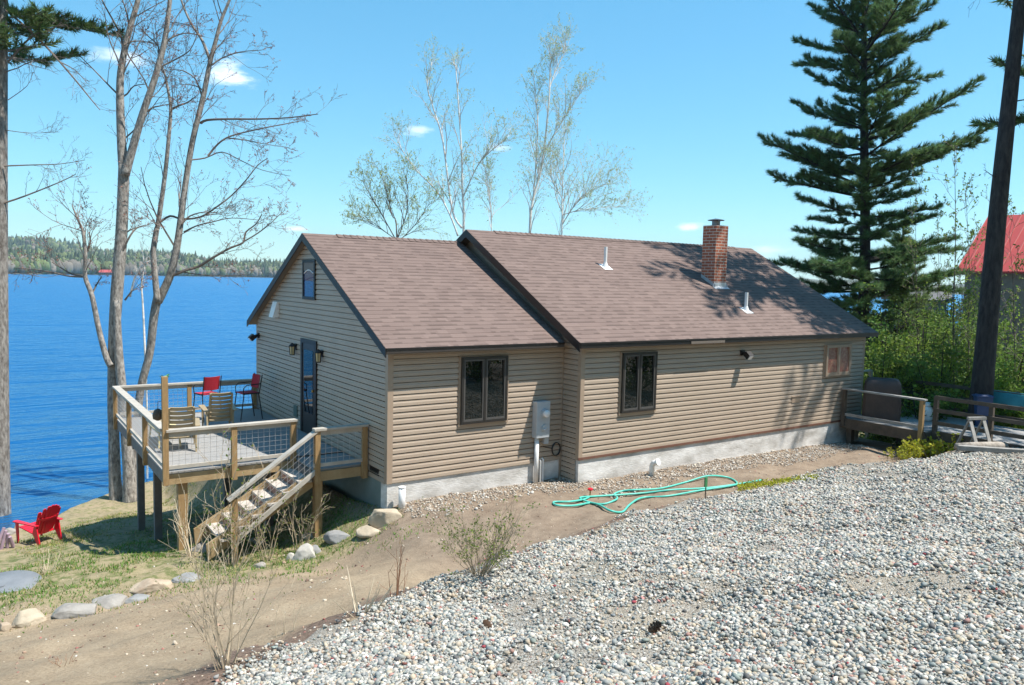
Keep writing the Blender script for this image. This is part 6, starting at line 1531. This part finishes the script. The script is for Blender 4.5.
# ---- red-roofed cottage and grey shed on the right
def cottage(u, v, dep, phi, L, Wd, zroof, rise, zb, wallm, roofm, label, name, ov=0.35, seams=True, wins=()):
    p = at_depth(u, v, dep); Fh = np.array([CF[0], CF[1]])/math.hypot(CF[0], CF[1]); Rh = np.array([CR[0], CR[1]])/math.hypot(CR[0], CR[1])
    E_ = math.cos(phi)*Rh-math.sin(phi)*Fh; rz = math.atan2(E_[1], E_[0])
    t = thing(name, label, 'house', (p[0], p[1], zb)); t.rotation_euler = (0, 0, rz)
    ze = zroof-zb
    MB().prism([(ov, ov, -0.5), (ov, ov, ze-.05), (ov, Wd/2, ze+rise-.25), (ov, Wd-ov, ze-.05), (ov, Wd-ov, -0.5)], (L-2*ov, 0, 0)).build('wall', wallm, t, local=True)
    r_ = MB(); th = 0.1
    poly = [(0, 0, ze), (0, Wd/2, ze+rise), (0, Wd, ze), (0, Wd, ze-th), (0, Wd/2, ze+rise-th), (0, 0, ze-th)]
    n = 6; vs = [Vector(q) for q in poly]; vs += [q+Vector((L, 0, 0)) for q in vs]
    r_.add(vs, [(0, 1, 4, 5), (1, 2, 3, 4), (11, 10, 7, 6), (10, 9, 8, 7)]+[(i, i+6, (i+1) % 6+6, (i+1) % 6) for i in range(6)]); ro = r_.build('roof', roofm, t, local=True)
    if seams:
        s_ = MB(); x = 0.02
        while x < L: s_.bar((x, 0, ze+.01), (x, Wd/2, ze+rise+.01), .05, .05); x += 0.42
        s_.build('roof_seams', mat('pale_red_seam', (0.46, 0.11, 0.09), None, 5, .55), ro, local=True)
    for (x0, x1, z0, z1) in wins:
        w_ = MB().box(x0, x1, ov-.05, ov-.003, z0, z1).build('window', MAT['white'] if not seams else MAT['frame'], t, local=True)
        MB().box(x0+.08, x1-.08, ov-.06, ov-.051, z0+.08, z1-.08).build('pane', MAT['glass'], w_, local=True)
    return t
redroof = mat('red_metal_roof', (0.40, 0.042, 0.036), (0.36, 0.038, 0.033), 3, 0.6)
gp = at_depth(955, 300, 42)
cottage(956, 271, 42, math.radians(50), 11, 8.4, float(at_depth(954, 271, 42)[2]), 3.3, gz(gp[0]+6, gp[1])-0.4, mat('brown_grey_shingle_wall', (0.14, 0.125, 0.11), (0.2, 0.18, 0.155), 4, .85), redroof, 'cottage with a red standing-seam metal roof at the right edge', 'cottage', wins=((4.6, 5.4, 1.6, 3.2), (6.6, 7.4, 1.6, 3.2)))
gp = at_depth(900, 300, 46)
cottage(898, 297, 46, math.radians(10), 3.2, 3.4, float(at_depth(898, 299, 46)[2]), 0.9, gz(gp[0]+1, gp[1])-0.4, mat('grey_shingle_wall', (0.30, 0.31, 0.31), (0.45, 0.46, 0.46), 9, .85, stretch=(1, 1, 3)), mat('grey_roof', (0.09, 0.095, 0.1), (0.13, .135, .14), 6, .8), 'small grey shingled shed seen through the shrubs', 'shed', seams=False, wins=((0.5, 1.2, 1.2, 2.2), (1.7, 2.4, 1.2, 2.2)))

for x, y, lab in ((7.2, -8.4, 'first'), (8.7, -8.0, ''), (10.1, -7.6, ''), (11.5, -7.1, ''), (12.9, -6.8, ''), (14.3, -6.6, '')):  # unseen shrubs, added so that the window panes mirror green
    t = thing('added_hedge_shrub', 'unseen green shrub added beside the driveway to be mirrored in the dark windows', 'shrub', (x, y, gz(x, y)), 'driveway shrubs added for the window reflections'); tr = MB(); lv = Leaves(); z0 = gz(x, y)
    for k in range(60):
        a = rnd.uniform(0, 6.28); R_ = rnd.uniform(.1, .8); c = Vector((x+R_*math.cos(a), y+R_*math.sin(a), z0+rnd.uniform(.15, 2.6)*(1-.3*R_))); tr.tube([(x, y, z0), tuple(c)], [.015, .005], 3, cap=False); cl = rnd.uniform(.5, 1.5)
        for j in range(40): ff = cl*rnd.uniform(.8, 1.2); lv.add(c+rv()*.14, rv(), rnd.uniform(.06, .12), (ff, ff, ff))
    tr.build('stems', MAT['bark_dark'], t); lv.build('leaves', MAT['leaf'], t, .7)
# ---- wood behind the camera that the windows reflect; more trees added to block low sky
for i, (x, y, H) in enumerate(((12, -24, 11), (18, -27, 13), (6, -28, 12), (24, -22, 12), (0, -30, 13), (30, -28, 14), (10, -34, 15), (20, -36, 16), (-8, -32, 13), (15, -31, 14), (3, -35, 15), (27, -33, 15), (-14, -28, 14), (34, -22, 13), (38, -30, 15), (-20, -24, 13), (-3, -38, 15))):
    t = thing('roadside_tree', 'unseen green roadside tree behind the driveway, mirrored in the windows and blocking low sky', 'tree', (x, y, gz(x, y)), 'roadside trees mirrored in the windows'); tr = MB(); lv = Leaves()
    z0 = gz(x, y); tr.tube([(x, y, z0-.2), (x+.1, y, z0+H*.5), (x, y+.1, z0+H*.95)], [.2, .13, .03], 8)
    for k in range(60):
        f = rnd.uniform(.22, 1); a = rnd.uniform(0, 6.28); R_ = H*.27*(1.1-.75*f)*rnd.uniform(.5, 1.1); c = Vector((x+R_*math.cos(a), y+R_*math.sin(a), z0+H*f)); tr.tube([(x, y, z0+H*f*.85), tuple(c)], [.04, .01], 3, cap=False); cl = rnd.uniform(.5, 1.4)
        for j in range(42): ff = cl*rnd.uniform(.8, 1.2); lv.add(c+rv()*H*.055, rv(), rnd.uniform(.22, .42), (ff, ff, ff))
    tr.build('trunk', MAT['bark_dark'], t); lv.build('leaves', MAT['leaf'], t, .8)

# ---- the air over the lake: one closed box of even, thin haze
hzb = MB().box(-2500, 5200, -760, 4600, -20, 260); hm = bpy.data.materials.new('haze'); hm.use_nodes = True; ht = hm.node_tree; ht.nodes.clear()
ho = ht.nodes.new('ShaderNodeOutputMaterial'); hv = ht.nodes.new('ShaderNodeVolumePrincipled'); hv.inputs['Density'].default_value = 0.00011; hv.inputs['Color'].default_value = (0.70, 0.88, 1.0, 1); hv.inputs['Anisotropy'].default_value = 0.2
ht.links.new(hv.outputs[0], ho.inputs['Volume'])
tag(hzb.build('haze', hm), 'thin pale summer haze over the lake', 'haze', kind='stuff')
